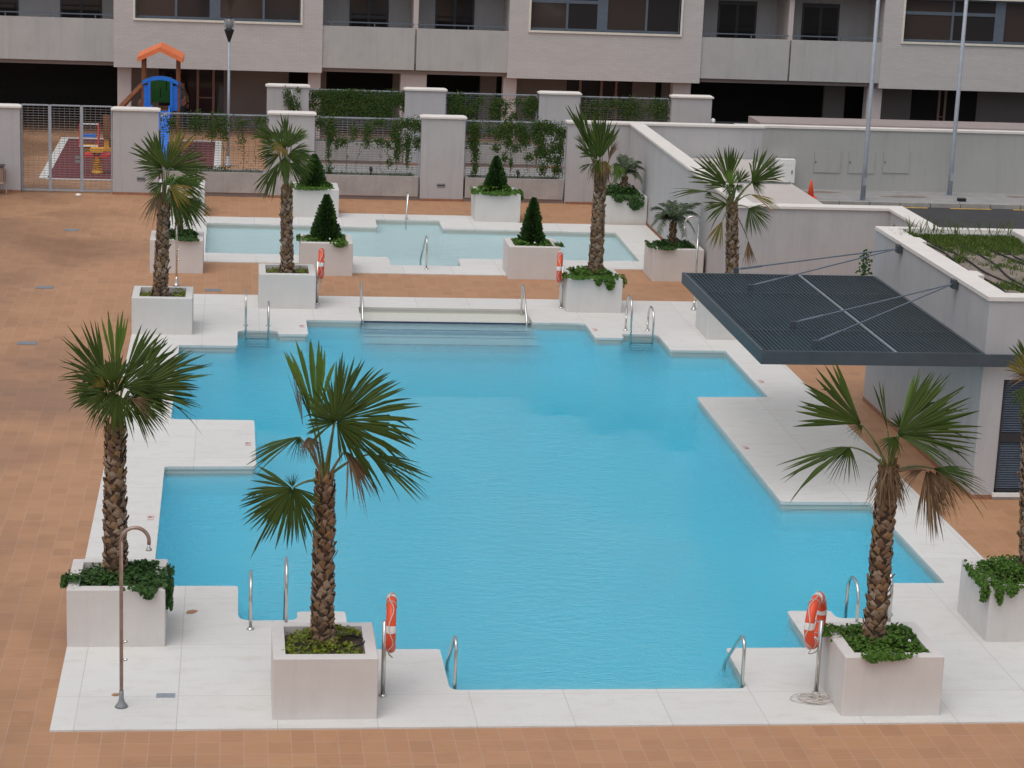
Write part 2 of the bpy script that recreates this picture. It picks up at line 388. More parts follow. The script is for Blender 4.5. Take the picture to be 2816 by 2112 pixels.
# steps of the large pool
M['tread'] = m_pool('step_mosaic', (.74, .87, .91))
for (y0, d, zs, tr) in ((51.12, -1, (-.125, -.33, -.53, -.73), (.97, 1.55, 2.1, 2.65)), (27.03, 1, (-.42, -.69, -.96), (.40, .92, 1.34))):
    for k, z in enumerate(zs):
        b_ = y0 + d * tr[k]; za = zs[k + 1] if k < len(zs) - 1 else -1.51
        st = MB().box(2.935, 6.91, min(y0, b_), max(y0, b_), za, z).build('pool_step', ('treadband' if k == 0 else 'tread') if d < 0 else 'poolfloor', pool)
        if d < 0 or k == 0: MB().box(2.94, 6.905, b_ - (.012 if d > 0 else .045), b_ + (.045 if d > 0 else .012), z - .05, z + .003).build('step_edge', 'navy', st)
# tiled plaza with holes under the decks
mb = MB()
sheet(mb, [[(-70, -30), (16., -30), (16., 98), (-70, 98)], offset(DECK, -.12), offset(KDECK, -.12)], -.022)
struct(mb.build('plaza_paving', 'tile'))
mb = MB(); sheet(mb, [[(-700, -700), (700, -700), (700, 900), (-700, 900)], [(-69.9, -29.9), (15.95, -29.9), (15.95, 97.9), (-69.9, 97.9)]], -.13)
struct(mb.build('ground', 'asphalt'))
mb = MB(); sheet(mb, [[(16.02, 20), (120, 20), (120, 68.4), (16.02, 68.4)]], -.12); struct(mb.build('road', 'asphalt'))
mb = MB().box(16.2, 120, 68.62, 71.0, -.2, 0.0); pv = struct(mb.build('pavement', 'pave'))
mb = MB()
x = 16.2; kr = random.Random(3)
while x < 60:
    mb.box(x, x + .97, 68.4, 68.6, -.2, .012 + kr.uniform(-.004, .004)); x += 1.0
mb.build('kerb', 'kerb', pv)
mb = MB()
for i in range(22):
    x = 16.5 + i * 2.1; mb.box(x, x + 1.35, 68.2, 68.33, -.121, -.115)
struct(mb.build('kerb_line', 'roadyellow'))
mb = MB(); pr = random.Random(4)
for cx, cy, rx, ry in ((21.8, 69.75, .9, .28), (19.0, 70.3, .7, .25), (25.8, 70.2, .5, .2)):
    mb.add([(cx + rx * pr.uniform(.6, 1.1) * math.cos(t), cy + ry * pr.uniform(.6, 1.1) * math.sin(t), .005) for t in [i * .393 for i in range(16)]], [tuple(range(16))])
mb.build('patch', 'roofsoil', pv)
# floor drains
for x, y, lab in ((-4.42, 52.91, 'blue grey floor drain among the tiles, level with the far left palm planter'), (-4.3, 46.97, 'blue grey floor drain nearest the camera in the wide tiled area'),
                  (-.44, 52.89, 'blue grey floor drain between the two planters behind the big pool'), (-4.35, 60.74, 'small floor drain far out on the damp tiles towards the gate')):
    o = thing('floor_drain', (x, y, -.02), lab, 'drain', 'floor drains')
    MB().box(x - .2, x + .2, y - .13, y + .13, -.03, -.012).build('frame', 'galv', o)
    g = MB()
    for k in range(9): g.box(x - .18, x + .18, y - .115 + k * .027, y - .102 + k * .027, -.012, -.007)
    g.build('grating', 'grate', o)
o = MB().box(-.9, -.66, 26.86, 27.0, 0, .006).build('deck_grille', 'grate'); tag(o, 'small blue grey grille set in the white deck near the front shower', 'grille')
for x, y, a, l, lab in ((-.51, 30.06, .3, .17, 'fallen brown leaf on the deck beside the left palm planter'), (-1.41, 26.96, .1, .11, 'small fallen brown leaf at the foot of the front shower')):
    mb = MB(); n = 10; top = []; 
    for k in range(n + 1):
        t = k / n; top.append((t - .5, .23 * math.sin(math.pi * t) * (1 + .2 * math.sin(9 * t))))
    for k in range(n, -1, -1):
        t = k / n; top.append((t - .5, -.16 * math.sin(math.pi * t)))
    c, s_ = math.cos(a), math.sin(a)
    P3 = [(x + l * (c * u - s_ * v * 2), y + 2 * l * (s_ * u + c * v), .006 + .012 * abs(v)) for u, v in top]
    mb.prism(P3, (0, 0, 0), (0, 0, .004)); tag(mb.build('fallen_leaf', 'leaf_dry'), lab, 'leaf')
o = MB().lathe((-4.55, 66.6, -.02), [(.06, 0), (.09, .02), (.07, .05), (.02, .07)], 9).build('litter_scrap', 'white'); tag(o, 'crumpled white scrap lying on the tiles before the mesh gate', 'litter')
# depth marks painted on the coping, red letters
def marking(x, y, rot, txt):
    cu = bpy.data.curves.new('depth_mark', 'FONT'); cu.body = txt; cu.size = .16; cu.extrude = .001; cu.align_x = 'CENTER'; cu.align_y = 'CENTER'
    cu.materials.append(M['markred']); o = bpy.data.objects.new('depth_mark', cu); COL.objects.link(o); o.location = (x, y, .004); o.rotation_euler = (0, 0, rot); o.parent = pool_deck
    return o
M['markred'] = plain('red_mark_paint', (.55, .20, .19), .8, 0, .3, 30)
for x, y, r, t in ((.33, 38.98, 1.57, '1 M'), (1.58, 48.9, 1.57, '1 M'), (8.24, 29.3, -1.57, '1 M'), (8.24, 49., -1.57, '1 M'), (9.5, 39.0, -1.57, '1 M'), (11.0, 44.17, -1.57, '1 M'), (-1.24, 34.5, 1.57, '1 M')): marking(x, y, r, t)

# ------------------------------------------------------------------ planters
PW, PH = 1.31, .812
def planter_proto(name, loc, mat, label, soil=.70):
    o = thing('planter', loc, label, 'planter', 'square planters round the pools'); x, y, z = loc; t = .155
    out = rounded([(x, y), (x + PW, y), (x + PW, y + PW), (x, y + PW)], .018, 3); inn = [(x + t, y + t), (x + PW - t, y + t), (x + PW - t, y + PW - t), (x + t, y + PW - t)]
    inset = offset(out, -.012)
    mb = MB(); n = len(out)
    sheet(mb, [inset, inn], PH); skirt(mb, out, -.03, PH - .012); skirt(mb, inn, soil - .1, PH, False)
    mb.add([(p[0], p[1], PH - .012) for p in out] + [(p[0], p[1], PH) for p in inset], [(i, (i + 1) % n, n + (i + 1) % n, n + i) for i in range(n)])
    mb.build('box', mat, o)
    s = MB(); N = 8
    vs = [(inn[0][0] + (inn[1][0] - inn[0][0]) * i / N, inn[0][1] + (inn[2][1] - inn[0][1]) * j / N, soil + rnd.uniform(-.02, .03)) for j in range(N + 1) for i in range(N + 1)]
    s.add(vs, [(j * (N + 1) + i, j * (N + 1) + i + 1, (j + 1) * (N + 1) + i + 1, (j + 1) * (N + 1) + i) for j in range(N) for i in range(N)])
    s.build('soil', 'soil', o)
    return o
PL = {}
pm = planter_proto('planter', (.56, 26.1, 0), 'planter', 'mauve grey planter in front at the left with a tall palm and yellowish ground cover')
PL['F'] = (.56, 26.1)
pw = planter_proto('planter', (-2.15, 47.9, 0), 'planter_w', 'pale planter with bare soil standing on the back left corner of the white deck'); PL['4'] = (-2.15, 47.9)
for k, src, x, y, lab in (
    ('R', pm, 7.85, 26.06, 'mauve grey front planter beside the lifebuoy whose ring faces the viewer'),
    ('L', pm, -2.15, 28.7, 'planter behind the front shower with dark leaves spilling over its right corner'),
    ('j', pm, 10.68, 28.74, 'planter at the right picture edge with thick green cover hanging down its left side'),
    ('5', pw, .63, 50.78, 'pale planter with bare soil between the back ladder and the lifebuoy seen edge on'),
    ('9', pw, 7.86, 50.86, 'planter with leaves trailing over its right front corner, behind the pool steps'),
    ('i', pw, 10.66, 48.1, 'planter mostly hidden under the dark louvred canopy'),
    ('a', pm, -2.02, 54.95, 'planter left of the paddling pool with a shower pole in front'),
    ('b', pm, 1.7, 54.93, 'planter with a cone shaped conifer left of the paddling pool front recess'),
    ('c', pm, 6.95, 54.9, 'planter with a tall narrow conifer right of the paddling pool front recess'),
    ('d', pm, 10.66, 54.93, 'planter with a small feathery palm beside the tall courtyard wall'),
    ('e', pw, 1.73, 63.5, 'white planter with a conifer behind the paddling pool, partly behind a fan palm'),
    ('f', pw, 6.98, 63.32, 'white planter with a conifer right of the far paddling pool handrail'),
    ('g', pw, 10.72, 63.35, 'white planter in the far right corner of the court with a feathery palm'),
    ('h', pw, -2.1, 63.5, 'white planter in the back row hidden behind the far left palm crown')):
    PL[k] = (x, y); clone(src, (x, y, 0), lab)

# ------------------------------------------------------------------ leafy things
def leaf(mb, p, n, sz, asp=.6, r=rnd):
    n = Vector(n).normalized(); a = n.cross(Vector((r.uniform(-1, 1), r.uniform(-1, 1), r.uniform(-1, 1)))).normalized(); b = n.cross(a)
    p = Vector(p); a *= sz * .5; b *= sz * .5 * asp; k = n * sz * .12
    mb.add([p - a, p - b * 1.0 + k, p + a, p + b + k], [(0, 1, 2, 3)])
def cover(key, mat, label, full=1., n=900, size=.075, patches=None, spills=(), hump=.10, seed=1):
    x, y = PL[key]; r = random.Random(seed); mb = MB(); t = .12
    for k in range(n):
        for _ in range(30):
            u, v = r.random(), r.random()
            if patches is None or any((u - pu) ** 2 / (ru * ru) + (v - pv_) ** 2 / (rv * rv) < r.uniform(.5, 1.2) for pu, pv_, ru, rv in patches): break
        else: continue
        px = x + t + u * (PW - 2 * t); py = y + t + v * (PW - 2 * t); e = min(u, v, 1 - u, 1 - v)
        nz = math.sin(px * 9 + seed) * math.sin(py * 8 + seed * 2) * .03
        pz = PH - .07 + hump * min(1, e * 5) * r.uniform(.2, 1.1) + nz + .03
        leaf(mb, (px, py, pz), (r.gauss(0, .6), r.gauss(0, .6) - .15, 1), size * r.uniform(.6, 1.3), .75, r)
    for side, c, w, drop, cnt in spills:      # foliage hanging over the rim
        for k in range(cnt):
            s_ = c + r.gauss(0, w * .5); s_ = s_ if -.02 < s_ < PW - .1 else (r.uniform(c - w * .4, c) if c > .6 else r.uniform(max(0, c), c + w * .4)); d = drop * abs(r.random() ** .8) * max(.15, 1 - ((s_ - c) / (w * 1.3)) ** 2); o_ = r.uniform(.0, .09)
            if side == 'f': p = (x + s_, y - o_, PH + .05 - d); nn = (r.gauss(0, .5), -1, .5)
            elif side == 'r': p = (x + PW + o_, y + s_, PH + .05 - d); nn = (1, r.gauss(0, .5) - .4, .5)
            else: p = (x - o_, y + s_, PH + .05 - d); nn = (-1, r.gauss(0, .5) - .4, .5)
            leaf(mb, p, nn, size * r.uniform(.6, 1.3), .8, r)
            if r.random() < .5:   # on the rim itself
                q = r.uniform(0, .16); pp = {'f': (x + s_, y + q, PH + .04), 'r': (x + PW - q, y + s_, PH + .04), 'l': (x + q, y + s_, PH + .04)}[side]
                leaf(mb, pp, (r.gauss(0, .5), r.gauss(0, .5), 1), size * r.uniform(.6, 1.3), .8, r)
    o = mb.build('ground_cover', mat, origin=(x, y, PH - .1)); return tag(o, label, 'ground cover', 'ground cover in the planters', 'stuff')
cover('F', 'cover_yellow', 'yellow green low cover round the trunk in the front left planter', n=900, patches=[(.22, .35, .32, .42), (.5, .12, .5, .22), (.55, .75, .3, .3), (.8, .85, .2, .15)], size=.06, hump=.10, seed=2)
cover('R', 'cover_mid', 'dense green cover filling the planter by the ring facing the viewer', n=1900, size=.065, spills=[('f', .35, .14, .10, 120), ('f', .62, .2, .08, 120), ('l', .95, .25, .06, 140)], hump=.12, seed=3)
cover('L', 'cover_dark', 'dark ivy like cover spilling from the planter behind the front shower', n=1300, patches=[(.5, .3, .75, .42), (.85, .6, .3, .6)], size=.075, spills=[('r', .16, .13, .40, 130), ('r', .42, .16, .20, 70), ('r', .75, .2, .08, 40), ('f', 1.08, .10, .17, 60), ('f', 1.0, .25, .06, 40), ('l', .35, .25, .1, 130)], hump=.13, seed=4)
cover('j', 'cover_mid', 'thick green cover hanging from the planter at the right picture edge', n=1900, size=.06, spills=[('l', .5, .5, .12, 260), ('f', .12, .06, .28, 110), ('f', .3, .09, .16, 80), ('f', .8, .4, .06, 160), ('l', .1, .12, .3, 120)], hump=.2, seed=5)
cover('4', 'cover_yellow', 'sparse mossy tufts on the soil of the back left deck planter', n=260, patches=[(.12, .4, .15, .4), (.85, .5, .18, .45)], size=.05, hump=.03, seed=6)
cover('5', 'cover_yellow', 'sparse mossy tufts in the pale planter beside the edge on lifebuoy', n=300, patches=[(.15, .4, .22, .35), (.85, .5, .2, .35)], size=.05, hump=.03, seed=7)
cover('9', 'cover_mid', 'bright green cover trailing over the corner of the planter behind the pool steps', n=1300, size=.075, spills=[('f', 1.0, .13, .30, 190), ('f', .72, .1, .2, 120), ('f', .3, .3, .05, 100), ('l', .3, .3, .08, 80), ('r', .2, .2, .28, 80)], hump=.15, seed=8)
cover('i', 'cover_mid', 'green cover in the planter under the louvred canopy', n=500, size=.08, seed=9)
cover('a', 'cover_dark', 'dark green cover in the planter behind the far shower pole', n=1000, size=.08, spills=[('f', .95, .4, .05, 90)], hump=.16, seed=10)
cover('b', 'cover_mid', 'mid green cover round the conifer left of the paddling pool recess', n=1000, size=.08, spills=[('f', .98, .2, .14, 80), ('l', .5, .4, .05, 80)], hump=.1, seed=11)
cover('c', 'cover_mid', 'mid green cover round the narrow conifer right of the paddling pool recess', n=900, size=.08, spills=[('r', .3, .3, .06, 60)], hump=.1, seed=12)
cover('d', 'cover_dark', 'dark green cover under the small feathery palm by the courtyard wall', n=1000, size=.08, spills=[('f', .3, .3, .05, 60), ('l', .4, .4, .05, 60)], hump=.14, seed=13)
cover('e', 'cover_mid', 'bright green mat of cover in the white planter behind the paddling pool', n=1000, size=.08, spills=[('f', .5, .6, .06, 150), ('l', .4, .4, .06, 60)], hump=.12, seed=14)
cover('f', 'cover_mid', 'bulging green cover overhanging the white planter right of the far handrail', n=1200, size=.085, spills=[('f', .6, .6, .07, 160), ('r', .3, .4, .25, 140), ('l', .4, .4, .1, 90)], hump=.2, seed=15)
cover('g', 'cover_dark', 'dark creeper hanging from the white planter in the far right corner', n=1300, size=.085, spills=[('f', .95, .3, .42, 260), ('f', .45, .2, .2, 120), ('l', .3, .4, .5, 200)], hump=.25, seed=16)
cover('h', 'cover_mid', 'green cover in the back row planter behind the far left palm crown', n=600, size=.09, hump=.2, seed=17)

def conifer(key, h, rad, label, seed, dx=0):
    x, y = PL[key]; cx, cy = x + PW / 2 + dx, y + PW / 2; r = random.Random(seed)
    o = thing('conifer', (cx, cy, .70), label, 'conifer', 'small conifers in planters')
    MB().tube([(cx, cy, .68), (cx, cy, .70 + h * .9)], .035, 7, True, .008).build('trunk', 'core', o)
    mb = MB()
    for k in range(3600):
        t = r.random() ** 1.3; z = .72 + t * h
        a = r.uniform(0, 6.283); R = rad * ((1 - t) ** .72) * (1 + .10 * math.sin(a * 3 + t * 5 + seed) + .07 * math.sin(a * 7 - t * 9)) * (.75 + .25 * min(1, t * 8)) + .02
        q = r.uniform(.55, 1.06) * R
        out = Vector((math.cos(a), math.sin(a), .75)).normalized()
        p = Vector((cx + q * math.cos(a), cy + q * math.sin(a), z)); sz = r.uniform(.05, .11) * (1 - .3 * t)
        side = out.cross(Vector((r.gauss(0, 1), r.gauss(0, 1), r.gauss(0, .4)))).normalized() * sz * .33
        mb.add([p - out * sz * .5 - side * .6, p - out * sz * .5 + side * .6, p + out * sz * .2 + side, p + out * sz * .75, p + out * sz * .2 - side], [(0, 1, 2, 3, 4)])
    mb.build('crown', 'conifer', o)
conifer('b', 1.20, .37, 'broad dark conifer in the planter left of the paddling pool recess', 21)
conifer('c', 1.24, .31, 'slim pointed conifer in the planter right of the paddling pool recess', 22)
conifer('e', 1.0, .38, 'dark conifer in the back row half hidden by a fan palm crown', 23, -.05)
conifer('f', 1.1, .36, 'dark conifer in the white planter before the vine covered fence', 24, -.02)
for key, dx, dy, lab in (('b', .08, .28, 'tiny black garden spot with a white lens at the foot of the broad conifer'), ('c', .02, .3, 'tiny black garden spot with a white lens at the foot of the slim conifer'), ('R', .98, .42, 'tiny garden spot light in the leaves beside the front right palm')):
    x, y = PL[key][0] + PW / 2 + (dx if key != 'R' else .3), PL[key][1] + (dy)
    o = thing('garden_spot', (x, y, .8), lab, 'spot light', 'garden spots')
    MB().tube([(x, y + .05, .86), (x, y - .01, .875)], .036, 12).build('housing', 'black', o); MB().tube([(x, y - .01, .875), (x, y - .016, .877)], .02, 12).build('lens', 'white', o)

# ------------------------------------------------------------------ palms
def trunk_mesh(base, top, r0, r1, seed, skip_top=0.):
    r = random.Random(seed); core = MB(); bo = MB(); base, top = Vector(base), Vector(top); ax = top - base; L = ax.length; d = ax.normalized()
    sx = Vector((1, 0, 0)); sx = (sx - d * sx.dot(d)).normalized(); sy = d.cross(sx)
    N = 14
    core.tube([base + ax * (i / N) for i in range(N + 1)], r0 * .93, 14, True, r1 * .9)
    n = int(L / .043); ang = r.uniform(0, 6)
    for i in range(n):
        for j in range(5):
            t = (i + r.uniform(0, .8)) / n; a = ang + i * 0.62 + j * math.pi * .4 + r.gauss(0, .12)
            rr = (r0 + (r1 - r0) * t) * (1 + .25 * max(0, .12 - t) / .12)
            rad = sx * math.cos(a) + sy * math.sin(a); tan = d.cross(rad); p = base + ax * t + rad * rr * .90
            sg = 1 if (i + j) % 2 else -1; up = (d + tan * sg * r.uniform(.25, .6)).normalized(); sd = up.cross(rad).normalized()
            w = r.uniform(.038, .058) * (rr / .13); h_ = r.uniform(.07, .115); lift = r.uniform(.014, .032) * (2.2 if r.random() < .07 else 1)
            q0 = p - sd * w; q1 = p + sd * w; q2 = p + up * h_ + sd * w * .62 + rad * lift; q3 = p + up * h_ - sd * w * .62 + rad * lift
            md = p + up * h_ * .5 + rad * (lift * .5 + .016); th = rad * -.014
            tipm = p + up * h_ * 1.04 + rad * (lift + .01)
            bo.add([q0, q1, q2, tipm, q3, md, q2 + th, q3 + th], [(0, 1, 5), (1, 2, 5), (2, 3, 5), (3, 4, 5), (4, 0, 5), (3, 2, 6), (3, 6, 7), (4, 3, 7)])
    return core, bo
def kindflag(L): return L > .3
def fan(mb, hub, tip, face, spread, r, droop=.10, join=.45, seg=None, curl=.0, thin=1., even=False):
    hub, tip = Vector(hub), Vector(tip); a = tip - hub; L = a.length; a.normalize(); n = Vector(face); n = (n - a * n.dot(a)).normalized(); s = n.cross(a)
    S_ = R_(spread); K = seg or max(7, int(spread / 2.1)); dth = 2 * S_ / K
    for k in range(K):
        th = -S_ + (k + .5) * dth + r.gauss(0, dth * .08); d = a * math.cos(th) + s * math.sin(th) - n * (curl * abs(th))
        d.normalize(); e = (-a * math.sin(th) + s * math.cos(th)).normalized()
        fall = 1 - (.30 if not even else .1) * (abs(th) / math.pi) ** 1.2 * 1.6
        l = L * 1.04 * max(.5, fall) * r.uniform(.93, 1.05); hw = math.tan(dth / 2) * 1.2
        pleat = .22; dr = droop * r.uniform(.5, 2.0) + (r.uniform(.15, .5) if r.random() < .14 and kindflag(L) else 0); bend = r.gauss(0, .045)
        rows = []
        for t in (.02, .22, join, .62, .8, .92, 1.):
            w = hw * t * l if t <= join else hw * join * l * (1 - ((t - join) / (1 - join)) ** 1.6) * 1.0 * thin
            g = Vector((0, 0, -1)) * (dr * l * max(0, t - .25) ** 2 * 1.5) + e * bend * l * t * t
            c = hub + d * (l * t) + g
            rows.append((c - e * w, c + n * (w * pleat + .003), c + e * w))
        vs = [p for row in rows for p in row]; fs = []
        for i in range(len(rows) - 1):
            o = i * 3; fs += [(o, o + 1, o + 4, o + 3), (o + 1, o + 2, o + 5, o + 4)]
        mb.add(vs, fs)
def palm(key, spec, trunkbase, trunktop, r0, r1, label, fronds, seed, crop):
    x, y = PL[key]; Y = y + PW / 2; r = random.Random(seed)
    b = gy(*trunkbase, Y); b.z = .66; t = gy(*trunktop, Y)
    o = thing('fan_palm', (b.x, Y, .66), label, 'palm tree', 'fan palms in planters')
    core, bo = trunk_mesh(b, t, r0, r1, seed)
    bo.build('trunk', 'trunk', o); core.build('trunk_core', 'core', o)
    def pt(c, px, py, dy): return gy(c, px, py, Y + dy)
    for fr in fronds:
        kind, hx, hy, hd, tx, ty, td, spread, face = fr[:9]; opt = fr[9] if len(fr) > 9 else {}
        cc = opt.get('c', crop); hub = pt(cc, hx, hy, hd); tip = pt(cc, tx, ty, td)
        mb = MB(); f = {'cam': (0.0, -1, .35), 'up': (0, -.35, 1), 'left': (-1, -.3, .35), 'right': (1, -.3, .35), 'back': (0, .6, .8), 'cl': (-.6, -1, .3), 'cr': (.6, -1, .3)}[face]
        mats = {'g': 'frond', 'l': 'frond_light', 'y': 'frond_yellow', 'd': 'bark_dead'}
        fan(mb, hub, tip, f, spread, r, opt.get('droop', .12 if kind != 'd' else .35), opt.get('join', .62 if kind != 'd' else .45), opt.get('seg'), opt.get('curl', .12), 1 if kind != 'd' else .8, opt.get('even', False))
        nm = 'frond' if kind != 'd' else 'dead_frond'
        q = mb.build(nm, mats[kind], o)
        if kind == 'd': q['label'] = 'dry brown frond hanging'
        if kind == 'y': q['label'] = 'frond turning yellow'
        if opt.get('pet', True):
            st = t + Vector((r.uniform(-.03, .03), r.uniform(-.05, .02), -.03)); mid = (st + hub) * .5 + Vector((0, 0, .10 * (hub - st).length + (.06 if kind != 'd' else .0)))
            pts = []
            for i in range(7):
                u = i / 6; pts.append(st * (1 - u) ** 2 + mid * 2 * u * (1 - u) + hub * u * u)
            MB().tube(pts, .022, 6, True, .010).build('petiole', 'petiole' if kind != 'd' else 'bark_dead', q)
    # young brown fibre and stub petioles at the neck
    nb = MB()
    for k in range(16):
        a = r.uniform(0, 6.28); p0 = t + Vector((math.cos(a) * r1 * .7, math.sin(a) * r1 * .7, -.12 + r.uniform(-.1, .05))); p1 = t + Vector((math.cos(a) * r1 * 1.0, math.sin(a) * r1 * 1.0, r.uniform(.05, .2)))
        nb.tube([p0, p1], .022, 5, True, .012)
    nb.build('crown_neck', 'petiole_o', o)
    return o
def skirt_dead(o, Y, crop, items, seed):
    r = random.Random(seed); mb = MB()
    for (x0, y0, x1, y1, n, w) in items:
        for k in range(n):
            a = gy(crop, x0 + r.gauss(0, w * .35), y0 + r.gauss(0, 12), Y + r.uniform(-.16, .1)); b = gy(crop, x1 + r.gauss(0, w), y1 + r.gauss(0, 40), Y + r.uniform(-.3, .12)); md = (a + b) / 2 + Vector((r.gauss(0, .03), -.03, .05))
            s_ = Vector((r.uniform(.004, .012), r.uniform(-.006, .006), 0))
            mb.add([a - s_, a + s_, md + s_, md - s_, b], [(0, 1, 2, 3), (3, 2, 4)])
    mb.build('dead_leaf_skirt', 'bark_dead', o)['label'] = 'dry brown leaf remains'

p1 = palm('F', None, ('B1', 2085, 840), ('K8', 645, 1100), .142, .115, 'tall fan palm in the front left planter standing before the open water', [
    ('l', 580, 660, .15, 515, 60, .35, 24, 'cl', {'droop': .03, 'join': .66}), ('g', 545, 660, .05, 425, 300, .1, 20, 'left', {'join': .5}),
    ('g', 725, 665, -.25, 1350, 500, -.05, 74, 'cam', {'join': .64, 'droop': .10, 'seg': 52}), ('g', 720, 665, -.27, 740, 330, -.1, 66, 'cam', {'join': .66, 'droop': .04, 'seg': 39, 'pet': False}),
    ('g', 715, 675, -.24, 540, 560, 0, 66, 'cam', {'join': .7, 'seg': 26, 'pet': False}), ('g', 735, 680, -.28, 960, 860, -.3, 46, 'cam', {'seg': 23, 'pet': False, 'droop': .15}),
    ('g', 450, 775, .1, 70, 930, .2, 26, 'up', {'join': .6, 'droop': .06}), ('g', 450, 780, .1, 420, 950, .05, 60, 'cam', {'join': .2, 'seg': 12, 'pet': False, 'droop': .2}),
    ('g', 400, 1170, -.3, 180, 1560, -.45, 62, 'cam', {'join': .64, 'droop': .03, 'seg': 39}), ('g', 400, 1170, -.3, 60, 1230, -.3, 50, 'cl', {'join': .55, 'droop': .06, 'seg': 18, 'pet': False}),
    ('g', 410, 1165, -.3, 520, 1400, -.35, 50, 'cam', {'join': .55, 'seg': 18, 'pet': False}), ('g', 400, 1160, -.28, 390, 1040, -.2, 40, 'cam', {'join': .3, 'seg': 12, 'pet': False}),
    ('g', 985, 910, -.1, 1450, 1100, -.05, 33, 'up', {'join': .55, 'droop': .06}), ('g', 985, 910, -.1, 1020, 850, -.1, 70, 'cam', {'join': .3, 'seg': 10, 'pet': False}),
    ('d', 800, 880, -.2, 1010, 1200, -.25, 14, 'cam', {'droop': .12, 'join': .5}), ('d', 820, 890, -.2, 950, 1200, -.25, 26, 'cam', {'droop': .3, 'pet': False}),
    ('g', 745, 480, -.1, 795, 170, -.05, 3, 'cam', {'seg': 3, 'join': .4, 'droop': 0}), ('d', 480, 700, 0, 405, 250, .05, 5, 'cam', {'pet': False, 'droop': .05}),
    ('d', 520, 780, 0, 560, 930, -.1, 60, 'cam', {'droop': .3})], 31, 'K8')
p2 = palm('L', None, ('B1', 745, 380), ('R4', 745, 1120), .165, .125, 'fan palm behind the front shower with a dense windswept dark crown', [
    ('g', 680, 800, .1, 500, 440, .2, 22, 'cam', {'join': .5, 'droop': .02}), ('l', 745, 760, .25, 745, 365, .4, 17, 'cam', {'join': .6, 'droop': .02}),
    ('g', 650, 800, -.1, 410, 650, -.1, 34, 'cam', {'join': .45, 'droop': .03}), ('g', 680, 880, -.25, 440, 830, -.3, 44, 'cam', {'droop': .08}),
    ('g', 700, 900, -.3, 510, 950, -.4, 40, 'cam', {'droop': .12}), ('g', 800, 800, .2, 1060, 520, .3, 26, 'cam', {'droop': .02}),
    ('g', 860, 850, -.1, 1330, 650, .1, 24, 'up', {'join': .6, 'droop': .03}), ('g', 860, 860, -.2, 1180, 600, 0, 26, 'cam', {'join': .5, 'droop': .03}), ('g', 900, 870, -.25, 1270, 800, -.2, 30, 'cam', {'droop': .05}),
    ('g', 940, 920, -.1, 1300, 940, -.05, 18, 'up', {'join': .5}), ('g', 840, 930, -.3, 1090, 1050, -.4, 46, 'cam', {'droop': .12, 'seg': 31}),
    ('g', 760, 900, -.4, 740, 1150, -.55, 55, 'cam', {'droop': .1, 'join': .55}), ('g', 730, 880, -.3, 650, 1110, -.4, 40, 'cam', {'droop': .2, 'join': .3, 'seg': 16}),
    ('g', 740, 830, -.35, 720, 620, -.2, 60, 'cam', {'join': .6}), ('g', 700, 860, -.1, 540, 740, -.1, 40, 'cam', {'join': .6}), ('g', 830, 880, 0, 1120, 930, 0, 40, 'cam', {'join': .6}), ('y', 690, 860, -.4, 600, 800, -.45, 30, 'cam', {'join': .5, 'pet': False}), ('d', 560, 800, -.2, 500, 900, -.3, 20, 'cam', {'pet': False}), ('g', 745, 900, .1, 745, 640, .1, 60, 'cam', {'join': .75, 'pet': False}), ('g', 800, 930, -.1, 960, 1000, -.1, 50, 'cam', {'join': .7, 'pet': False}), ('g', 800, 860, -.35, 1000, 760, -.25, 50, 'cam', {'join': .6}), ('d', 840, 930, -.5, 1000, 1000, -.5, 24, 'cam', {'droop': .25, 'pet': False}), ('d', 860, 940, -.5, 960, 940, -.5, 30, 'cam', {'droop': .3, 'pet': False})], 32, 'R4')
p3 = palm('R', None, ('B3', 1240, 800), ('R6', 1335, 1400), .145, .12, 'fan palm in the front right planter with separate long stalked fans and a brown skirt', [
    ('g', 1160, 1100, -.1, 800, 830, -.1, 33, 'cam', {'join': .62, 'droop': .02}), ('g', 1165, 1105, -.1, 1080, 1170, -.1, 55, 'cam', {'join': .2, 'seg': 12, 'pet': False, 'droop': .2}),
    ('g', 1085, 1245, -.3, 660, 1415, -.35, 20, 'up', {'join': .55, 'droop': .06}), ('g', 1085, 1245, -.3, 960, 1440, -.35, 60, 'cam', {'join': .25, 'seg': 17, 'pet': False, 'droop': .1}),
    ('g', 1330, 1140, 0, 1268, 835, .05, 5, 'cam', {'seg': 4, 'join': .7, 'droop': 0}), ('g', 1390, 1165, -.2, 1880, 930, -.1, 42, 'cam', {'join': .62, 'droop': .05, 'seg': 39}),
    ('g', 1395, 1170, -.22, 1800, 1230, -.3, 36, 'up', {'join': .5, 'droop': .12}), ('l', 1400, 1150, -.1, 1720, 870, .1, 34, 'cam', {'join': .62, 'droop': .03}), ('g', 1420, 1130, .1, 1370, 1010, .1, 40, 'cam', {'seg': 13, 'join': .4}),
    ('g', 1380, 1180, -.25, 1320, 1300, -.3, 60, 'cam', {'seg': 16, 'join': .4, 'pet': False}),
    ('g', 1620, 1385, 0, 1960, 1450, .05, 32, 'up', {'join': .5, 'droop': .1}), ('d', 1580, 1395, -.1, 1640, 1720, -.2, 26, 'cam', {'droop': .1, 'seg': 39, 'join': .6}), ('d', 1640, 1400, -.1, 1790, 1600, -.15, 30, 'cam', {'droop': .15, 'seg': 36, 'join': .6, 'pet': False}), ('d', 1590, 1395, -.15, 1650, 1830, -.25, 7, 'cam', {'droop': .05, 'join': .7, 'pet': False}), ('d', 1600, 1395, -.13, 1700, 1640, -.2, 34, 'cam', {'droop': .1, 'seg': 39, 'join': .6, 'pet': False}),
    ('d', 1560, 1390, -.05, 1420, 1430, -.1, 28, 'cam', {'droop': .5})], 33, 'R6')
